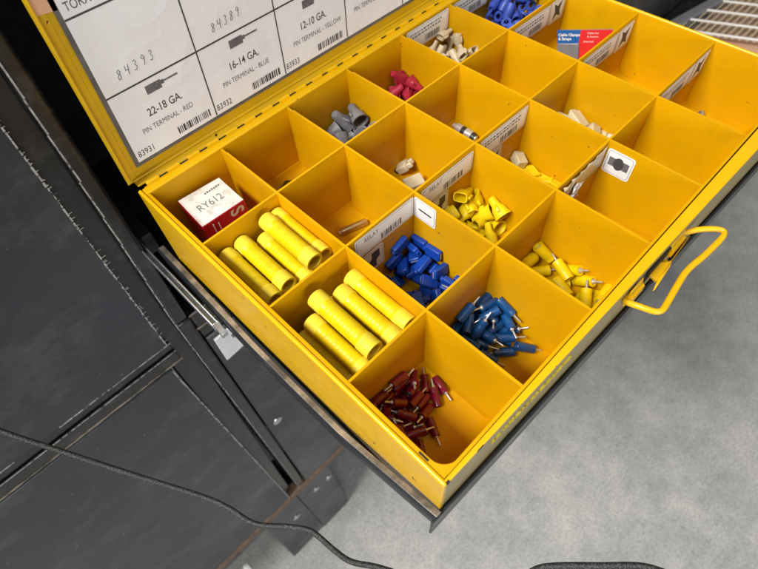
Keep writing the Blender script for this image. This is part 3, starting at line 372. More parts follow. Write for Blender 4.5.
db = MB(); dz_ = Vector((0, 0, .75)); db.hexa([e0+D2*.5-dz_, e1+D2*.5-dz_, e1+D2*18-dz_, e0+D2*18-dz_, e0+D2*.5-dz_*.8, e1+D2*.5-dz_*.8, e1+D2*18-dz_*.8, e0+D2*18-dz_*.8], M['tape'])
db.build('deck_board', WC)
MB().box((41.5, -1.2, -14.8), (67, 1.45, -14.3), M['frame']).build('mounting_rail', WC, bevel=.08)

# ================================================================== carrier pan under the tray
CP = thing('drawer_carrier', 'black steel slide-out pan with a worn edge carrying the yellow tray', 'drawer pan', (9, -6, -3.6))
ys = [1.2, -2.8, -4.5, -6.5, -8.6, -10.4, -12.02]; xi = [-.30, -.40, -.46, -.46, -.44, -.35, -.265]; zt = [-3.3, -3.15, -3.05, -2.95, -2.85, -2.5, -2.12]; wd = [.28, .25, .22, .22, .22, .22, .23]
p = MB(); vs = []; fs = []
for y, x, z, w_ in zip(ys, xi, zt, wd):
    vs += [(x, y, z), (x-w_*.75, y, z+.02), (x-w_, y, z-.06), (x-w_, y, z-.75), (x-w_+.07, y, z-.8), (x-.02, y, z-.4)]
for i in range(len(ys)-1):
    for k in range(6): fs.append((i*6+k, i*6+(k+1) % 6, (i+1)*6+(k+1) % 6, (i+1)*6+k))
fs += [tuple(range(6)), tuple(range(len(vs)-6, len(vs)))[::-1]]
p.add(vs, fs, M['black'])
lip = p.build('side_lip', CP, bevel=.02)
lip.data.materials.append(M['worn'])
for poly in lip.data.polygons:
    if poly.normal.z > .8: poly.material_index = 1
MB().box((-.28, -11.9, -3.75), (18.1, 1.2, -3.62), M['black']).build('pan_floor', CP, bevel=.02)
f = MB(); f.hexa([(-.60, FRONT(0)-.10, -3.7), (18.2, FRONT(18)-.10, -3.7), (18.2, FRONT(18)-.03, -3.7), (-.60, FRONT(0)-.03, -3.7), (-.60, FRONT(0)-.12, -2.30), (18.2, FRONT(18)-.12, -2.30), (18.2, FRONT(18)-.04, -2.30), (-.60, FRONT(0)-.04, -2.30)], M['black'])
f.build('front_lip', CP, bevel=.02)

# ================================================================== the tray
TR = thing('parts_tray', 'yellow steel parts tray with twenty-four open compartments and raised hinged lid', 'parts tray', (9, -6, -3.6))
m = MB()
def wallx(x0, x1, ya, yb): m.box((x0, yb, -3.45), (x1, ya, 0), M['yellow'])
# left wall with a folded rim, back strip, right wall, front wall (bowed), bottom
m.prism([(-.23, -3.45), (-.10, -3.45), (-.10, -.015), (-.14, .012), (-.19, .012), (-.23, -.02)], 1, -11.93, .33, M['yellow'])
m.prism([(17.87, -3.45), (18.0, -3.45), (18.0, -.02), (17.96, .012), (17.91, .012), (17.87, -.015)], 1, -12.3, .33, M['yellow'])
m.box((-.09, .03, -3.44), (17.86, .325, -.01), M['yellow'])
b0, b1 = -11.83, -11.83
m.hexa([(-.225, FRONT(0), -.13), (18.0, FRONT(18), -.13), (17.99, -11.95, -.13), (-.20, -11.86, -.13), (-.225, FRONT(0), .004), (18.0, FRONT(18), .004), (17.99, -11.86, .004), (-.20, -11.83, .004)], M['yellow'])
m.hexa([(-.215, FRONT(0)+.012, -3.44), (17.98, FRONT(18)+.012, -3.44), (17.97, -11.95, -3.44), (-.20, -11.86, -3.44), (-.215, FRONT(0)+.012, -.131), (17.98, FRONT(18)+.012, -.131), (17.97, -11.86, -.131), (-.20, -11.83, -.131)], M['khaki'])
m.box((-.09, -11.84, -3.52), (17.86, .3, -3.46), M['yellow'])
body = m.build('tray_body', TR, bevel=.035, seg=3)
em = MB(); T = frameT((1.42, FRONT(1.42)+.006, -.95), (1, -.024, 0), (0, 0, 1)) @ Matrix.Diagonal((.82, 1, 1, 1))
em.text('LAWSON PRODUCTS', .38, T, M['frost'], extrude=.03); em.build('embossed_lettering', body, smooth=False)  # lighter yellow paints the light caught by the raised letters
# orange insert: dividers, floors, inner skins
n = MB(); F_ = M['insert']
n.box((-.095, -11.82, -3.3), (0, .02, -.008), F_); n.box((17.807, -11.82, -3.3), (17.865, .02, -.03), F_)
n.box((0.002, -.002, -3.3), (17.8, .025, -.02), F_)
n.box((0.002, -11.825, -3.3), (17.8, -11.75, -.004), F_)
random.seed(9)
for i in range(1, 6):
    x = XS[i]; d = .036
    n.hexa([(x-.045, -11.76, -3.3), (x+.045, -11.76, -3.3), (x+.045, 0, -3.3), (x-.045, 0, -3.3), (x-d, -11.76, -.02), (x+d, -11.76, -.02), (x+d, -.3, -.02), (x-d, -.3, -.02)], F_)
    n.hexa([(x-.04, -.299, -3.3), (x+.04, -.299, -3.3), (x+.04, .0, -3.3), (x-.04, .0, -3.3), (x-d+.001, -.299, -.07), (x+d-.001, -.299, -.07), (x+d-.001, .0, -.045), (x-d+.001, .0, -.045)], F_)
for j in range(1, 4):
    y = YS[j]; d = .034
    n.hexa([(0, y-.045, -3.29), (17.81, y-.045, -3.29), (17.81, y+.045, -3.29), (0, y+.045, -3.29), (0, y-d, -.024), (17.81, y-d, -.024), (17.81, y+d, -.024), (0, y+d, -.024)], F_)
for cc in range(6):
    for r in range(4):
        x0, x1 = XS[cc]+.01, XS[cc+1]-.01; y1, y0 = YS[r]-.01, YS[r+1]+.01; z = zf(cc, r)
        n.box((x0, y0, z-.05), (x1, y1, z), F_)
        if r == 3:     # the front wall slopes in and curls into the floor
            pr = [(y0-.03, -.12), (y0+.05, -.5), (y0+.20, z+.75), (y0+.27, z+.35), (y0+.36, z+.14), (y0+.55, z+.02), (y0+.62, z+.002), (y0+.62, z-.04), (y0-.03, z-.04)]
            n.prism(pr, 0, x0, x1, F_)
        else:
            pr = [(y0, z+.4), (y0+.04, z+.4), (y0+.09, z+.2), (y0+.2, z+.07), (y0+.35, z+.002), (y0+.35, z-.03), (y0, z-.03)]
            n.prism(pr, 0, x0, x1, F_)
        # small fillets where dividers meet
        pr = [(y1, z+.35), (y1-.04, z+.35), (y1-.08, z+.18), (y1-.17, z+.07), (y1-.3, z+.002), (y1-.3, z-.03), (y1, z-.03)]
        n.prism(pr, 0, x0, x1, F_)
# rounded front corners
for (xc, sx) in ((0, 1), (17.807, -1)):
    q = [(xc-.01*sx, -11.76)]+[(xc+sx*(.42-.42*math.cos(a)), -11.76+(.42-.42*math.sin(a))) for a in [math.pi/2*k/8 for k in range(9)]]
    n.prism(q, 2, -3.2, -.006, F_)
k_ = MB(); k_.box((-.085, -11.35, -.004), (-.035, -11.08, .001), M['slot']); k_.box((-.15, -11.95, -.05), (-.06, -11.89, .014), M['slot']); k_.box((.8, -11.97, -.01), (1.0, -11.95, .0095), M['slot'])
k_.build('paint_chip', TR, smooth=False)
ins = n.build('compartment_insert', TR, bevel=.014, angle=50)

# hinge
h = MB(); hx = .12
while hx < 17.7:
    h.tube([(hx, .365, .04), (hx+.44, .365, .04)], .068, M['yellow'], 12)
    h.box((hx+.45, .30, -.02), (hx+.735, .372, .020), M['slot'])
    h.tube([(hx+.44, .415, .03), (hx+.745, .415, .03)], .045, M['lid'], 10)
    hx += .745
h.box((-.0, .27, -.03), (17.8, .299, .022), M['yellow'])
h.build('hinge', TR, angle=60)

# lid standing upright
def lean(mb):
    mb.v = [(x+.036*z, y, z) for (x, y, z) in mb.v]; return mb
L = MB()
L.box((-.27, .72, .03), (18.1, .78, 12.6), M['lid'])
L.hexa([(-.30, .40, .30), (-.24, .40, .30), (-.24, .72, .03), (-.30, .72, .03), (-.30, .40, 12.6), (-.24, .40, 12.6), (-.24, .78, 12.6), (-.30, .78, 12.6)], M['lid'])
L.box((18.1, .40, .04), (18.16, .78, 12.6), M['lid'])
L.box((-.12, .405, .045), (18.0, .715, .10), M['lid'])
L.box((-.12, .60, .11), (18.0, .715, .17), M['lid'])
L.box((-.22, .69, .12), (.02, .715, 12.5), M['lid'])
L.box((-.29, .40, 12.61), (18.1, .78, 12.66), M['lid'])
lid = lean(L).build('lid', TR, bevel=.02)
lid['label'] = 'open yellow lid standing upright with a printed parts chart inside'
tp = MB(); tp.hexa([(-.19, .68, 5.20), (.28, .68, 5.14), (.28, .69, 5.14), (-.19, .69, 5.20), (-.30, .68, 6.1), (.36, .68, 6.1), (.36, .69, 6.1), (-.30, .69, 6.1)], M['tape'])
lean(tp).build('tape_strip', lid)
# chart
CX0, CW, CZ0, CH = .30, 2.865, .62, 2.13
ch = MB(); ch.box((.17, .680, .45), (17.75, .689, 9.35), M['border']); ch.box((CX0-.0, .665, CZ0-.04), (17.6, .679, 9.22), M['paper'])
chart = lean(ch).build('parts_chart', TR, smooth=False)
pr_ = MB(); yk = .660
for k in range(0, 7):
    x = CX0+CW*k; pr_.box((x-.022, yk, CZ0-.02), (x+.022, yk+.003, 9.18), M['ink']) if k else None
for k in range(1, 4):
    z = CZ0+CH*k; pr_.box((CX0, yk-.0005, z-.024), (17.55, yk+.0035, z+.024), M['ink'])
def TT(x, z): return frameT((x, yk, z), (1, 0, 0), (0, 0, 1)) @ Matrix.Diagonal((.80, 1, 1, 1))
def barcode(mb, x, z, wd_, ht, place, mat='ink'):
    rr = random.Random(int(x*31+z*7)); u = 0
    while u < wd_:
        bw = rr.choice((.018, .03, .05, .07)); 
        if u+bw > wd_: break
        mb.add([place(x+u, z), place(x+u+bw, z), place(x+u+bw, z+ht), place(x+u, z+ht)], [(0, 1, 2, 3)], M[mat]); u += bw+rr.choice((.022, .03, .045))
for k, (ga, col, num) in enumerate((('22-18 GA.', 'RED', '83931'), ('16-14 GA.', 'BLUE', '83932'), ('12-10 GA.', 'YELLOW', '83933'))):
    x = CX0+CW*k; z = CZ0
    pr_.text(ga, .34, TT(x+.86, z+1.10), M['ink'], bold=.003); pr_.text('PIN TERMINAL - '+col, .235, TT(x+.5, z+.69), M['greyink'])
    pr_.text(num, .29, TT(x+.07, z+.09), M['ink'])
    barcode(pr_, x+1.50, z+.09, 1.18, .24, lambda a, c: (a, yk, c))
    pr_.box((x+1.08, yk-.002, z+1.70), (x+1.56, yk+.002, z+1.95), M['greyink']); pr_.box((x+1.56, yk-.002, z+1.79), (x+1.66, yk+.002, z+1.91), M['greyink'])
    pr_.box((x+1.66, yk-.002, z+1.83), (x+2.12, yk+.002, z+1.88), M['greyink'])
x = CX0+CW*3; pr_.text('PIN TERMINAL', .235, TT(x+.4, CZ0+.69), M['greyink'])
pr_.text('TORX', .30, TT(.42, CZ0+2*CH+.16), M['ink'])
# handwriting: strokes of each digit on a 1 x 1.5 grid
G = {'8': [[(.8, 1.2), (.5, 1.5), (.2, 1.25), (.35, .9), (.75, .55), (.6, .1), (.2, .1), (.15, .5), (.6, .85), (.85, 1.2)]],
     '4': [[(.15, 1.45), (.1, .8), (.85, .75)], [(.8, 1.5), (.7, 0)]],
     '3': [[(.15, 1.35), (.55, 1.5), (.75, 1.2), (.4, .85), (.8, .5), (.55, .05), (.1, .1)]],
     '9': [[(.8, 1.3), (.4, 1.5), (.15, 1.1), (.5, .85), (.85, 1.25), (.75, .6), (.55, 0)]],
     '5': [[(.85, 1.45), (.25, 1.45), (.2, .9), (.65, .85), (.75, .4), (.45, .02), (.1, .12)]]}
def hand(s, x, z, hgt, pitch):
    for i, chh in enumerate(s):
        for st in G[chh]:
            pts = [(x+i*pitch+u*hgt*.5+v*.02, yk+.002, z+v*hgt/1.5+i*.022) for u, v in st]
            pr_.tube(pts, .0115, M['pencil'], 6)
hand('84393', .82, CZ0+CH+.30, .27, .25); hand('84389', 3.82, CZ0+CH+.26, .26, .22)
lean(pr_).build('printing', chart, smooth=False)

# ---- handle, clips, latch
hd = [(9.70, -12.10, -.72), (9.80, -12.20, -.66), (9.98, -12.36, -.56), (10.20, -12.62, -.5), (10.36, -12.84, -.5), (10.36, -12.95, -.5), (10.22, -13.02, -.5), (9.6, -12.97, -.5), (9.12, -12.93, -.5), (8.95, -12.90, -.5), (8.75, -12.865, -.5), (8.42, -12.84, -.5), (8.2, -12.85, -.5), (7.69, -12.91, -.5), (7.05, -12.985, -.5), (6.92, -12.99, -.5), (6.80, -12.94, -.5), (6.72, -12.8, -.5), (6.64, -12.52, -.5), (6.62, -12.3, -.58), (6.66, -12.16, -.68), (6.78, -12.13, -.75), (7.1, -12.15, -.8)]
hd = hd[::-1]+[(9.4, -12.17, -.8)]
MB().tube(hd, .088, M['worn_yellow'], 14).build('handle', TR, sub=1)
cl = MB(); fx = lambda x: FRONT(x)
def clip(x0, x1):
    c_ = MB(); c_.prism([(-12.125, -.45), (-12.16, -.44), (-12.2, -.60), (-12.29, -.66), (-12.30, -.9), (-12.20, -.98), (-12.19, -1.15), (-12.12, -1.15)], 0, x0, x1, M['yellow'])
    return c_.build('handle_clip', TR, bevel=.02)
clip(6.85, 7.45); clip(8.95, 9.65)
MB().box((7.75, -12.19, -1.0), (8.9, -12.14, -.50), M['slot']).build('latch_slot', TR)
la = MB()
la.hexa([(8.05, -12.20, -1.0), (8.9, -12.22, -1.0), (8.85, -12.36, -1.0), (7.98, -12.42, -1.0), (8.02, -12.16, -.90), (8.55, -12.16, -.86), (8.80, -12.36, -.90), (8.0, -12.42, -.92)], M['yellow'])
la.hexa([(7.95, -12.41, -.99), (9.0, -12.36, -.99), (9.9, -12.33, -.99), (9.86, -12.30, -.99), (7.95, -12.42, -.84), (9.0, -12.38, -.76), (9.92, -12.33, -.80), (9.86, -12.30, -.86)], M['yellow'])
la.hexa([(7.66, -12.50, -.98), (7.74, -12.52, -.98), (8.72, -12.44, -.98), (8.68, -12.36, -.98), (7.98, -12.42, -.86), (8.04, -12.45, -.86), (8.84, -12.38, -.86), (8.8, -12.34, -.86)], M['yellow'])
la.build('latch', TR, bevel=.015)

# ---- stickers inside the compartments
def sticker(place, u0, u1, v0, v1, kind, txt='', lab=None, mat='label', r=.08, seed=1):
    # place(u, v, d): point on the wall, d is the distance out of it
    def rr(u0, u1, v0, v1, r, d):
        P = []
        for (cx, cy, a0) in ((u1-r, v1-r, 0), (u0+r, v1-r, 90), (u0+r, v0+r, 180), (u1-r, v0+r, 270)):
            for k in range(5):
                a = math.radians(a0+k*22.5); P.append(place(cx+r*math.cos(a), cy+r*math.sin(a), d))
        return P
    s_ = MB(); P = rr(u0, u1, v0, v1, r, .008); s_.add(P, [tuple(range(len(P)))], M[mat])
    P2 = rr(u0, u1, v0, v1, r, .001); k = len(P)
    s_.add(P+P2, [(i, (i+1) % k, k+(i+1) % k, k+i) for i in range(k)], M[mat])
    o = s_.build('label_sticker', TR, smooth=False)
    if lab: o['label'] = lab
    q = MB(); g_ = .05; w_ = .012
    A = rr(u0+g_, u1-g_, v0+g_, v1-g_, r*.8, .011); B_ = rr(u0+g_+w_, u1-g_-w_, v0+g_+w_, v1-g_-w_, r*.7, .011)
    q.add(A+B_, [(i, (i+1) % k, k+(i+1) % k, k+i) for i in range(k)], M['greyink'])
    O = Vector(place(0, 0, 0)); UX = Vector(place(1, 0, 0))-O; UY = Vector(place(0, 1, 0))-O
    if kind == 'text':
        T = frameT(place(u0+.35, v1-.30, .012), UX, UY) @ Matrix.Diagonal((.8, 1, 1, 1))
        if txt == 'RELAY': q.text(txt, .25, T, M['greyink'])
        else:
            r5 = random.Random(seed)
            for row in range(2):
                u = u0+.2
                while u < u1-.45:
                    l = r5.uniform(.05, .16); zz = v1-.20-.13*row
                    q.add([place(u, zz-.03, .012), place(u+l, zz-.03, .012), place(u+l, zz+.03, .012), place(u, zz+.03, .012)], [(0, 1, 2, 3)], M['greyink']); u += l+.05
        T = None;
        barcode(q, u0+(u1-u0)*.42+seed*.01, v0+.10, (u1-u0)*.38, .24, lambda a, c: place(a, c, .012), 'greyink')
    def blob(pts): q.add([place(u0+(u1-u0)*a, v0+(v1-v0)*c, .012) for a, c in pts], [tuple(range(len(pts)))], M['ink'])
    if kind == 'bar': blob([(.22, .47), (.8, .45), (.8, .53), (.22, .55)])
    if kind == 'flag': blob([(.2, .12), (.2, .45), (.42, .62), (.42, .86), (.8, .86), (.8, .5), (.62, .42), (.62, .12)])
    if kind == 'butt':
        q.add([place(u0+(u1-u0)*a, v0+(v1-v0)*c, .0115) for a, c in ((.14, .36), (.86, .36), (.86, .70), (.14, .70))], [(0, 1, 2, 3)], M['greyink'])
        blob([(.5+.18*math.cos(t*math.pi/8), .53+.26*math.sin(t*math.pi/8)) for t in range(16)])
    if kind == 'star': blob([(.25, .12), (.5, .30), (.8, .15), (.68, .45), (.8, .85), (.5, .68), (.22, .85), (.35, .5)])
    q.build('printing', o, smooth=False)
    return o
def back(j): return lambda u, v, d: (u, YS[j]-.047-d+.006*(v), v)
def side(i): return lambda u, v, d: (XS[i]-.047-d, -u, v)     # u grows towards the front
sticker(back(2), 2.92, 5.30, -.92, -.13, 'text', 'RELAY', 'white RELAY label with barcode on the wall above the blue flag terminals')
sticker(back(2), 3.12, 3.98, -1.95, -1.0, 'flag', seed=2)
sticker(side(2), 5.92, 6.78, -.98, -.14, 'bar', lab='square white sticker with one dark bar, in the corner over the blue flag terminals', mat='white')
sticker(back(2), 5.66, 8.08, -1.02, -.22, 'text', 'RELAY', 'RELAY label with barcode above the yellow wire connectors')
sticker(back(2), 6.2, 6.95, -1.95, -1.06, 'flag', seed=2)
sticker(back(2), 8.45, 10.92, -.98, -.16, 'text', '', seed=3); sticker(back(2), 9.0, 9.7, -1.8, -1.02, 'star', seed=3)
sticker(back(0), 11.25, 13.68, -.94, -.09, 'text', '', seed=4)
sticker(back(0), 14.0, 16.2, -.94, -.12, 'text', '', seed=5)
for j, sd in ((1, 6), (2, 7), (3, 8)):
    sticker(back(j), 14.2, 16.55, -1.02, -.2, 'text', '', seed=sd); sticker(back(j), 16.62, 17.6, -1.12, -.18, 'star', seed=sd)
sticker(side(4), 8.93, 9.86, -1.16, -.25, 'butt', lab='square sticker showing a dark round connector, beside the peeling film label', mat='white', r=.1)
# peeling crumpled label
fm = MB(); nx, nz = 22, 8; rnd = random.Random(5); vs = []; fs = []
for i in range(nx+1):
    for k in range(nz+1):
        u = i/nx; v = k/nz; out = .02+.09*abs(math.sin(u*17+v*5))*(1-u)*(1-v*.6)+rnd.uniform(0, .035)*(1-u*.6)
        vs.append((8.5+2.42*u, YS[3]-.05-out, -.16-.85*v-.25*(1-u)*v*math.sin(u*9)**2))
for i in range(nx):
    for k in range(nz): a = i*(nz+1)+k; fs.append((a, a+1, a+nz+2, a+nz+1))
fm.add(vs, fs, M['film']); o = fm.build('peeling_label', TR, angle=25); o['label'] = 'crumpled, half-peeled label in the compartment beside the front handle'
fl_ = MB(); vs = [(9.0+.42*i/6+.06*math.sin(j*2.1), YS[3]-.20-.05*math.sin(i*1.3+j), -.42-.62*j/6+.1*math.sin(i)) for i in range(7) for j in range(7)]  # white patch painting the glare on the film
fl_.add(vs, [(i*7+j, i*7+j+1, (i+1)*7+j+1, (i+1)*7+j) for i in range(6) for j in range(6)], M['white']); fl_.build('painted_glare', o, angle=20)
md = o.modifiers.new('s', 'SOLIDIFY'); md.thickness = .006*I

# ================================================================== contents
# red carton
RX = thing('relay_box', 'small soiled white-topped red carton marked RY612 in the rear left compartment', 'box', (1.3, -.95, -3.0))
zt_ = -.72; C4 = [(.58, -.16), (2.10, -.28), (2.06, -1.70), (.50, -1.66)]
q = MB(); q.hexa([(a+.03, c_, -2.98) for a, c_ in C4[::-1]]+[(a, c_, zt_) for a, c_ in C4[::-1]], M['redcard']); bx = q.build('carton', RX, bevel=.03)
q = MB(); cx, cy = sum(a for a, _ in C4)/4, sum(c_ for _, c_ in C4)/4
q.hexa([(lerp(cx, a, .985), lerp(cy, c_, .985), zt_+.002) for a, c_ in C4[::-1]]+[(lerp(cx, a, .98), lerp(cy, c_, .98), zt_+.012) for a, c_ in C4[::-1]], M['whitecard'])
tpp = q.build('end_label', RX, bevel=.004)
q = MB(); ux = (1, -.04, 0); uy = (.04, 1, 0)
T = frameT((.80, -1.12, zt_+.016), ux, uy) @ Matrix.Diagonal((.78, 1, 1, 1)); q.text('RY612', .43, T, M['pencil'])
for k in range(7): q.box((1.34+k*.085, -.60, zt_+.014), (1.40+k*.085, -.53+.02*(k % 2), zt_+.016), M['pencil'])
q.build('printing', tpp, smooth=False)
q = MB(); T = frameT((.78, -1.668, zt_-.62), (1, -.025, 0), (0, 0, 1)); q.text('S', .66, frameT((1.50, -1.695, zt_-.08), (0, 0, -1), (1, -.025, 0)), M['white'], bold=.016)
q.box((.82, -1.70, zt_-.55), (.85, -1.688, zt_-.14), M['white']); q.box((1.0, -1.70, zt_-.5), (1.03, -1.69, zt_-.2), M['white'])
q.build('side_printing', bx, smooth=False)

# yellow butt connector tubes (hollow, ribbed, flared ends)
def tube_proto(name='butt_connector'):
    t_ = thing(name, 'x', 'connector', (0, 0, 0), 'large yellow ribbed connector tubes')
    Lh = 1.13; pr = [(-Lh, .205), (-Lh, .272), (-Lh+.03, .28), (-Lh+.42, .275)]
    x = -Lh+.46
    mid = [(-Lh+.42, .275), (x, .257)]
    while x < Lh-.58: mid += [(x+.09, .257), (x+.10, .2545), (x+.11, .2545), (x+.12, .257)]; x += .13
    mid += [(Lh-.46, .257), (Lh-.42, .275)]
    MB().lathe(mid, M['vyellow'], 28).build('middle_sleeve', t_, angle=25)
    MB().lathe([(-Lh, .205), (-Lh, .272), (-Lh+.03, .28), (-Lh+.42, .276), (-Lh+.42, .2)], M['frost'], 28, closed=True).build('end_sleeve', t_, angle=35)
    MB().lathe([(Lh, .205), (Lh, .272), (Lh-.03, .28), (Lh-.42, .276), (Lh-.42, .2)], M['frost'], 28, closed=True).build('end_sleeve', t_, angle=35)
    MB().lathe([(-.7, .19), (-.7, .2), (.7, .2), (.7, .19), (.7, .15), (-.7, .15)], M['brass'], 16, closed=True).build('barrel', t_)
    return t_
tp0 = tube_proto(); first = True
def place_tube(a, b_, label, roll=0):
    global first
    a = Vector(a); b_ = Vector(b_); mid = (a+b_)/2; d = (b_-a).normalized()
    q_ = d.to_track_quat('X', 'Z') @ Quaternion((1, 0, 0), roll)
    if first:
        o = tp0; o.location = mid*I; o.rotation_mode = 'QUATERNION'; o.rotation_quaternion = q_; o['label'] = label; first = False
    else: o = dup(tp0, mid, q_, label)
    return o
RB = 'in the rear tube compartment'; FB = 'in the tube compartment beside the maroon terminals'
rear = [((.41, -3.05, -.80), (.42, -5.25, -.85), 'yellow tube hard against the left wall '+RB),
 ((1.0, -2.98, -.82), (.98, -5.2, -.80), 'yellow tube second from the left wall '+RB),
 ((1.62, -3.2, -1.0), (1.58, -5.45, -1.02), 'yellow ribbed connector tube sunk beneath the topmost one '+RB),
 ((1.90, -3.18, -.42), (1.87, -5.38, -.40), 'topmost yellow connector tube, lying across its neighbours '+RB),
 ((2.36, -2.98, -.72), (2.34, -5.2, -.72), 'yellow ribbed connector tube against the right-hand divider '+RB)]
for a, b_, l in rear: place_tube(a, b_, l, random.uniform(0, 6))
hid = 'yellow connector tube beneath the top layer '
for x, z in ((.32, -1.42), (.90, -1.40), (1.30, -1.42+.06), (1.9, -1.56), (2.34, -1.3)):
    pass
for x in (.31, .9, 1.75, 2.33): place_tube((x, -3.02, -1.58), (x+.01, -5.25, -1.58), hid+RB)
for x in (.31, .9, 1.5, 2.1): place_tube((x+.1, -3.02, -2.15), (x+.1, -5.25, -2.15), hid+RB)
for x in (.31, .9, 1.5, 2.1): place_tube((x+.05, -3.02, -2.73), (x+.05, -5.25, -2.73), hid+RB)
front = [((1.14, -6.28, -.50), (1.13, -8.45, -.55), 'topmost yellow tube '+FB),
 ((.68, -6.62, -.86), (.68, -8.66, -.88), 'yellow tube left of the topmost one '+FB),
 ((.30, -6.50, -1.30), (.30, -8.68, -1.30), 'yellow tube low against the left wall '+FB),
 ((2.36, -6.32, -.78), (2.36, -8.5, -.78), 'yellow tube against the right-hand divider '+FB),
 ((1.80, -6.5, -.75), (1.82, -8.62, -.78), 'yellow tube right of the topmost one '+FB),
 ((1.50, -6.25, -1.22), (1.45, -8.5, -1.24), 'yellow tube half hidden below the topmost one '+FB)]
for a, b_, l in front: place_tube(a, b_, l, random.uniform(0, 6))
for x in (.85, 2.1): place_tube((x, -6.1, -1.62), (x+.01, -8.35, -1.62), hid+FB)
for x in (.31, .9, 1.5, 2.1): place_tube((x+.1, -6.1, -2.2), (x+.1, -8.35, -2.2), hid+FB)
for x in (.31, .9, 1.5, 2.1): place_tube((x+.05, -6.1, -2.78), (x+.05, -8.35, -2.78), hid+FB)

# pin terminals
def pin_proto(name, r, l0, l1, lp, sl, label, group):
    t_ = thing(name, label, 'terminal', (0, 0, 0), group)
    MB().lathe([(l0, r*.72), (l0, r*.97), (l0+.03, r), (l1-.2, r*.97), (l1-.16, r*.9), (l1-.12, r*.95), (l1-.01, r*.93), (l1, r*.6), (l1-.02, r*.5), (l0+.12, r*.68)], M[sl], 18, closed=True).build('sleeve', t_, angle=45)
    MB().lathe([(l0+.1, r*.6), (l1-.05, r*.58), (l1+.03, r*.42), (l1+.05, .031), (lp-.03, .029), (lp, .016)], M['pin'], 12, rz=.9).build('pin', t_)
    return t_
def flag_proto():
    t_ = thing('flag_terminal', 'royal blue insulated flag terminal in the loose pile under the RELAY label', 'terminal', (0, 0, 0), 'blue flag terminals in one compartment')
    MB().prism([(-.3, -.10), (.3, -.10), (.3, .10), (-.3, .10)], 1, -.19, .19, M['blue']).build('housing', t_, bevel=.05, seg=3)
    MB().lathe([(-.36, .05), (-.36, .085), (-.2, .095), (-.2, .05)], M['blue'], 12, closed=True).build('wire_neck', t_)
    MB().box((.29, -.12, -.02), (.303, .12, .02), M['pin']).build('blade_slot', t_)
    return t_
def nut_proto(name, mat, R, r, Lh, label, group, cat='wire nut'):
    t_ = thing(name, label, cat, (0, 0, 0), group)
    n_ = 24; prof = [(-Lh, .02), (-Lh, r*.8), (-Lh+.05, r), (-Lh*.2, r*1.12), (Lh*.2, R*.80), (Lh*.55, R*.86), (Lh-.04, R*.97), (Lh, R), (Lh, R*.84), (Lh*.5, R*.70), (-Lh*.1, R*.42), (-Lh*.5, .02)]
    b_ = MB(); vs = []; fs = []
    for j, (x, rr) in enumerate(prof):
        for k in range(n_):
            a = 2*math.pi*k/n_; f_ = 1+(.045*math.cos(a*12) if 2 <= j <= 4 else 0); vs.append((x, rr*f_*math.cos(a), rr*f_*math.sin(a)))
    for j in range(len(prof)-1):
        for k in range(n_): fs.append((j*n_+k, j*n_+(k+1) % n_, (j+1)*n_+(k+1) % n_, (j+1)*n_+k))
    fs.append(tuple(range(n_))[::-1]); fs.append(tuple(range((len(prof)-1)*n_, len(prof)*n_)))
    b_.add(vs, fs, M[mat]); b_.build('shell', t_, angle=50)
    for s_ in (1, -1):
        MB().prism([(-Lh*.3, s_*r*1.05), (Lh*.15, s_*R*1.12), (Lh*.5, s_*R*1.12), (Lh*.55, s_*R*.85), (-Lh*.2, s_*r*.95)], 2, -.045, .045, M[mat]).build('wing', t_, bevel=.02)
    return t_
def boot_proto(label='ivory nylon terminal boot in the pile under the label by the hinge', group='ivory boots', mt='ivory'):
    t_ = thing('terminal_boot', label, 'terminal boot', (0, 0, 0), group)
    b_ = MB(); P = [(-.32, .10), (-.1, .12), (.05, .19), (.36, .19)]
    vs = []; fs = []; n_ = 12
    for inner in (0, 1):
        for (x, r) in (P if not inner else P[::-1]):
            for k in range(n_):
                a = 2*math.pi*k/n_; e_ = .5 if x > 0 else .9
                cx_, sx_ = math.cos(a), math.sin(a); f_ = r-(.03 if inner else 0)
                vs.append((x, f_*math.copysign(abs(cx_)**e_, cx_), f_*.68*math.copysign(abs(sx_)**e_, sx_)))
    m_ = len(P)*2
    for j in range(m_):
        for k in range(n_): fs.append((j*n_+k, j*n_+(k+1) % n_, ((j+1) % m_)*n_+(k+1) % n_, ((j+1) % m_)*n_+k))
    b_.add(vs, fs, M[mt]); b_.build('shell', t_, angle=50)
    MB().prism([(-.05, .1), (.3, .17), (.3, .24), (.1, .24)], 2, -.03, .03, M[mt]).build('latch_tab', t_, bevel=.01)
    return t_
def big_proto():
    t_ = thing('ring_terminal', 'large dusty blue ring terminal in the heap at the rear right corner', 'terminal', (0, 0, 0), 'large blue terminals')
    MB().lathe([(-.5, .14), (-.5, .19), (-.45, .2), (-.05, .2), (.05, .16), (.12, .15), (.12, .1)], M['bluegrey'], 18, closed=True).build('sleeve', t_, angle=45)
    b_ = MB(); vs = []; n_ = 22
    for z_ in (-.035, .035):
        for rr in (.21, .11):
            for k in range(n_): a = 2*math.pi*k/n_; vs.append((.33+rr*math.cos(a), rr*math.sin(a), z_))
    fs = []
    for k in range(n_):
        k2 = (k+1) % n_; fs += [(k, k2, n_+k2, n_+k), (2*n_+k, 3*n_+k, 3*n_+k2, 2*n_+k2), (k, 2*n_+k, 2*n_+k2, k2), (n_+k, n_+k2, 3*n_+k2, 3*n_+k)]
    b_.add(vs, fs, M['bluegrey']); b_.build('ring', t_, angle=40)
    return t_
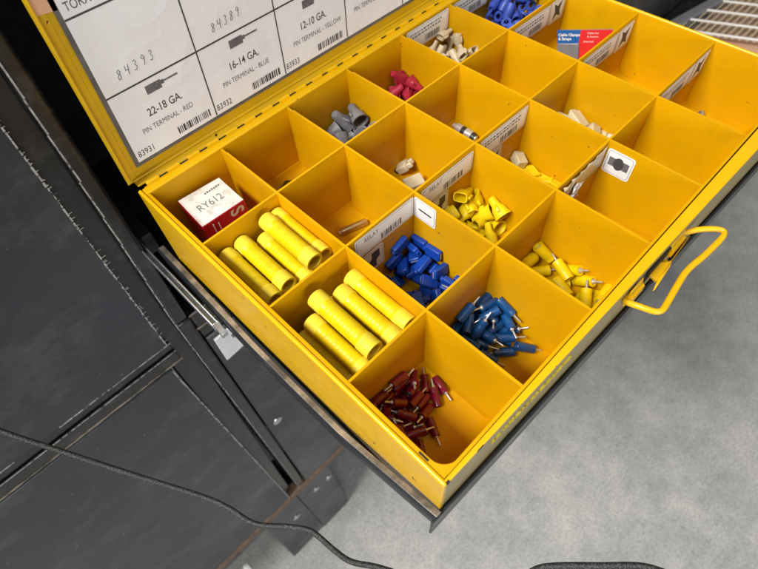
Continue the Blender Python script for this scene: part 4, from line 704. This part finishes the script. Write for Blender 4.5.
PROTO = {
 '0,3': (lambda: pin_proto('pin_terminal', .128, -.32, .23, .50, 'maroon', 'maroon pin terminal in the heap in the front left corner compartment', 'maroon pin terminals'), 9, None),
 '1,3': (lambda: pin_proto('pin_terminal', .144, -.35, .26, .57, 'navy', 'dark blue pin terminal in the heap next to the maroon terminals', 'dark blue pin terminals'), 9, None),
 '2,3': (lambda: pin_proto('pin_terminal', .188, -.36, .33, .62, 'vyellow', 'thick yellow pin terminal in the compartment left of the front handle', 'yellow pin terminals'), 9, None),
 '1,2': (flag_proto, 9, None),
 '2,2': (lambda: nut_proto('wire_nut', 'nutyellow', .30, .14, .38, 'bright yellow winged wire nut in the pile under the second RELAY label', 'yellow wire nuts'), 9, None),
 '2,0': (lambda: nut_proto('wire_nut', 'grey', .34, .17, .42, 'big grey winged wire nut heaped in a compartment by the hinge', 'grey wire nuts'), -1.35, None),
 '3,0': (lambda: nut_proto('wire_nut', 'redplastic', .27, .14, .33, 'dull red wire nut in the compartment between the grey nuts and ivory boots', 'red wire nuts'), 9, None),
 '4,0': (boot_proto, -1.25, None),
 '5,0': (big_proto, -1.1, None)}
for key, (fn, zmax, _) in PROTO.items():
    cc, r = map(int, key.split(',')); kind, L_ = PILES[key]; dz = zf(cc, r)+2.95
    p0 = fn(); done = False
    if key == '2,2':      # square folded boots lie among the round wire nuts
        alt = boot_proto('yellow square-mouthed boot among the wire nuts under the second RELAY label', 'yellow boots', 'nutyellow'); first_alt = True
        for ch in alt.children:
            ch.scale = (1.25, 1.3, 1.3)
        for i_, (x, y, z, qw, qx, qy, qz) in enumerate(L_[::2]+[(a_[0]-.25, a_[1]+.2, a_[2]+.12, a_[6], a_[3], a_[5], a_[4]) for a_ in L_[1::4]]):
            if first_alt: alt.location = Vector((x, y, z+dz))*I; alt.rotation_mode = 'QUATERNION'; alt.rotation_quaternion = Quaternion((qw, qx, qy, qz)); first_alt = False
            else: dup(alt, (x, y, z+dz), Quaternion((qw, qx, qy, qz)).normalized())
        L_ = L_[1::2]
    for (x, y, z, qw, qx, qy, qz) in L_:
        if z > zmax: continue
        loc = (x, y, z+dz); qq = Quaternion((qw, qx, qy, qz))
        if key in ('0,3', '1,3') and y < -11.1: continue
        if not done: p0.location = Vector(loc)*I; p0.rotation_mode = 'QUATERNION'; p0.rotation_quaternion = qq; done = True
        else: dup(p0, loc, qq)

# single odd pieces
def single(name, label, cat, loc, quat): 
    t_ = thing(name, label, cat, (0, 0, 0)); t_.location = Vector(loc)*I; t_.rotation_mode = 'QUATERNION'; t_.rotation_quaternion = quat; return t_
def aim(a, b_): return (Vector(b_)-Vector(a)).normalized().to_track_quat('X', 'Z')
a, b_ = (4.22, -3.52, -2.78), (5.15, -3.82, -2.78)
t_ = single('metal_sleeve', 'short brassy metal tube alone behind the RELAY label', 'sleeve', (Vector(a)+Vector(b_))/2, aim(a, b_))
MB().lathe([(-.5, .09), (-.5, .13), (-.46, .14), (.46, .14), (.5, .13), (.5, .09)], M['brass'], 18, closed=True).build('tube', t_, angle=45)
MB().lathe([(-.56, .02), (-.56, .085), (-.2, .085), (-.2, .02)], M['white'], 14).build('end_plug', t_)
t_ = single('plug_housing', 'small cloudy plastic plug beside a black piece, one compartment behind the yellow wire nuts', 'connector', (7.74, -3.18, -2.42), aim((0, 0, 0), (.3, -.5, .5)))
MB().box((-.25, -.2, -.14), (.2, .2, .14), M['clear']).box((.2, -.16, -.1), (.42, -.04, .1), M['clear']).box((.2, .04, -.1), (.42, .16, .1), M['clear']).build('housing', t_, bevel=.03)
MB().box((-.45, -.13, -.12), (-.252, .17, .12), M['blackplastic']).build('rear_cap', t_, bevel=.03)
t_ = single('plug_housing', 'second cloudy plastic plug under the first one, behind the yellow wire nuts', 'connector', (7.55, -3.95, -2.58), aim((0, 0, 0), (.6, -.3, .1)))
MB().box((-.4, -.3, -.18), (.3, .25, .18), M['clear']).build('housing', t_, bevel=.04); MB().box((-.6, -.2, -.14), (-.402, .2, .14), M['insert']).build('rear_cap', t_, bevel=.03)
a, b_ = (10.74, -3.02, -2.45), (10.70, -4.22, -2.47)
t_ = single('coaxial_plug', 'silver and black plug lying alone near the middle of the tray', 'connector', (Vector(a)+Vector(b_))/2, aim(a, b_))
MB().lathe([(-.6, .05), (-.6, .1), (-.42, .11), (-.42, .17), (-.15, .18), (-.15, .13), (.05, .13), (.05, .2), (.35, .2), (.35, .12), (.55, .1), (.55, .04)], M['pin'], 20).build('shell', t_, angle=35)
MB().lathe([(-.14, .14), (-.14, .175), (.04, .175), (.04, .14)], M['blackplastic'], 20, closed=True).lathe([(.36, .1), (.36, .165), (.5, .15), (.5, .1)], M['blackplastic'], 20, closed=True).build('grip_ring', t_)
def lump(name, label, loc, q_, dims, mat, bev=.03, cat='connector'):
    t_ = MB().box([-d/2 for d in dims], [d/2 for d in dims], M[mat]).box((dims[0]/2, -dims[1]*.3, -dims[2]*.3), (dims[0]/2+.1, dims[1]*.3, dims[2]*.3), M[mat]).build(name, bevel=bev)
    t_.location = Vector(loc)*I; t_.rotation_mode = 'QUATERNION'; t_.rotation_quaternion = q_; return tag(t_, label, cat)
E3 = lambda a, b, c: Euler((math.radians(a), math.radians(b), math.radians(c))).to_quaternion()
lump('connector_block', 'cream plastic block on top of the small pile near the tray centre right', (13.35, -6.75, -1.82), E3(20, -14, 70), (.75, .5, .22), 'cream')
lump('connector_block', 'narrow cream block left of the larger one near the tray centre right', (13.2, -6.15, -1.95), E3(-15, 10, 80), (.7, .3, .2), 'cream')
lump('connector_block', 'thin tan strip at the back of the cream block pile', (13.3, -5.98+.0, -2.05), E3(5, 5, 100), (.4, .14, .14), 'tape', .02)
lump('connector_block', 'grey translucent cap nearest the divider beside the cream blocks', (13.3, -7.45, -1.98), E3(30, -20, 40), (.5, .42, .34), 'film', .06)
lump('connector_block', 'small rounded tan cap at the near end of the cream block pile', (13.4, -8.05, -1.9), E3(0, 30, 20), (.3, .24, .2), 'ivory', .06)
lump('connector_block', 'large cream block at the bottom of the pile near the tray centre right', (12.6, -7.0, -2.45), E3(0, 0, 20), (1.9, 2.3, .7), 'cream', .08)
lump('connector_block', 'tan connector block in the compartment behind the round-connector sticker', (10.5, -6.25, -2.12), E3(20, -10, 60), (.5, .4, .34), 'cream')
YY = [(10.55, -6.85, -2.3, 60), (10.5, -7.35, -2.35, 110), (10.55, -7.85, -2.3, 75)]
for k, (x, y, z, a_) in enumerate(YY):
    lump('yellow_clip', ['flat yellow clip next to the tan connector block', 'flat yellow clip in the middle of a row of three', 'flat yellow clip nearest the peeling label divider'][k], (x, y, z), E3(8*k, 10, a_), (.6, .28, .1), 'nutyellow', .02, 'clip')
lump('connector_block', 'wide pale block under the yellow clips', (10.1, -7.05, -2.62), E3(0, 0, 5), (1.4, 2.6, .42), 'nutyellow', .06)
lump('yellow_clip', 'small olive piece deep under the peeling label', (10.3, -9.4, -2.55), E3(0, 10, 30), (.6, .3, .25), 'brass', .04, 'clip')
lump('connector_block', 'flat tan piece on the floor of the front right corner compartment', (17.0, -9.3, -2.68), E3(0, 0, -20), (.6, .3, .12), 'cream', .03)
t_ = single('metal_pin', 'small dull metal pin on the floor of the front right corner compartment', 'pin', (17.35, -9.75, -2.52), aim((0, 0, 0), (.4, .3, .15)))
MB().lathe([(-.3, .03), (-.3, .1), (-.1, .1), (-.1, .13), (.2, .13), (.22, .03)], M['steel'], 14).build('shank', t_, angle=40)
lump('dark_bushing', 'dark bushing in the shadowed compartment right of the red carton', (4.3, -.55, -2.75), E3(0, 20, 40), (.7, .4, .4), 'blackplastic', .1, 'bushing')
lump('purple_cap', 'dull purple cap next to the dark bushing in the shadowed compartment', (3.75, -.75, -2.85), E3(0, 0, 10), (.4, .3, .25), 'redplastic', .08, 'cap')

# cable clamp card
ux = Vector((.27, -.93, .24)).normalized(); uy = Vector((.0, .2, .97)); uy = (uy-ux*uy.dot(ux)).normalized(); A = Vector((16.80, -3.30, -1.22))
T = frameT(A, ux, uy)
cdp = thing('cable_clamp_card', 'blue and red printed cable clamp card leaning in a right-hand compartment', 'packet', (16.9, -4.2, -2.6))
MB().box((0, -1.62, -.02), (2.15, 0, .02), M['bluecard'], T).build('card', cdp, bevel=.01)
MB().prism([(.95, 0.0), (2.15, 0.0), (2.15, -1.5), (.72, -1.5)], 2, .021, .026, M['redprint'], T).build('red_panel', cdp, smooth=False)
q = MB(); TX = lambda u, v: T @ Matrix.Translation((u, v, .03))
q.text('Cable Clamps', .155, TX(.05, -.24), M['white'], bold=.006); q.text('& Straps', .155, TX(.05, -.40), M['white'], bold=.006)
q.text('Cable ties', .11, TX(1.2, -.16), M['white']); q.text('& mounts', .11, TX(1.2, -.30), M['white']); q.text('Assorted', .11, TX(1.05, -.50), M['white'])
q.build('printing', cdp, smooth=False)
MB().box((.02, -1.55, .022), (.9, -.52, .10), M['grey'], T).build('blister', cdp, bevel=.04)

# braided cord hanging in front of the cabinet
def smooth_path(P, k=10):
    P = [Vector(p) for p in P]; out = []
    for i in range(len(P)-1):
        p0, p1, p2, p3 = P[max(i-1, 0)], P[i], P[i+1], P[min(i+2, len(P)-1)]
        for j in range(k):
            t = j/k; out.append(.5*((2*p1)+(-p0+p2)*t+(2*p0-5*p1+4*p2-p3)*t*t+(-p0+3*p1-3*p2+p3)*t*t*t))
    return out+[P[-1]]
cord = MB(); cp = CORD
cord.tube(smooth_path(cp), .090, M['braid'], 12)
tag(cord.build('power_cord', origin=cp[3]), 'black braided cord hanging across the black cabinet panels', 'cord')

for o in list(scene.objects):
    if 'o' in o: del o['o']
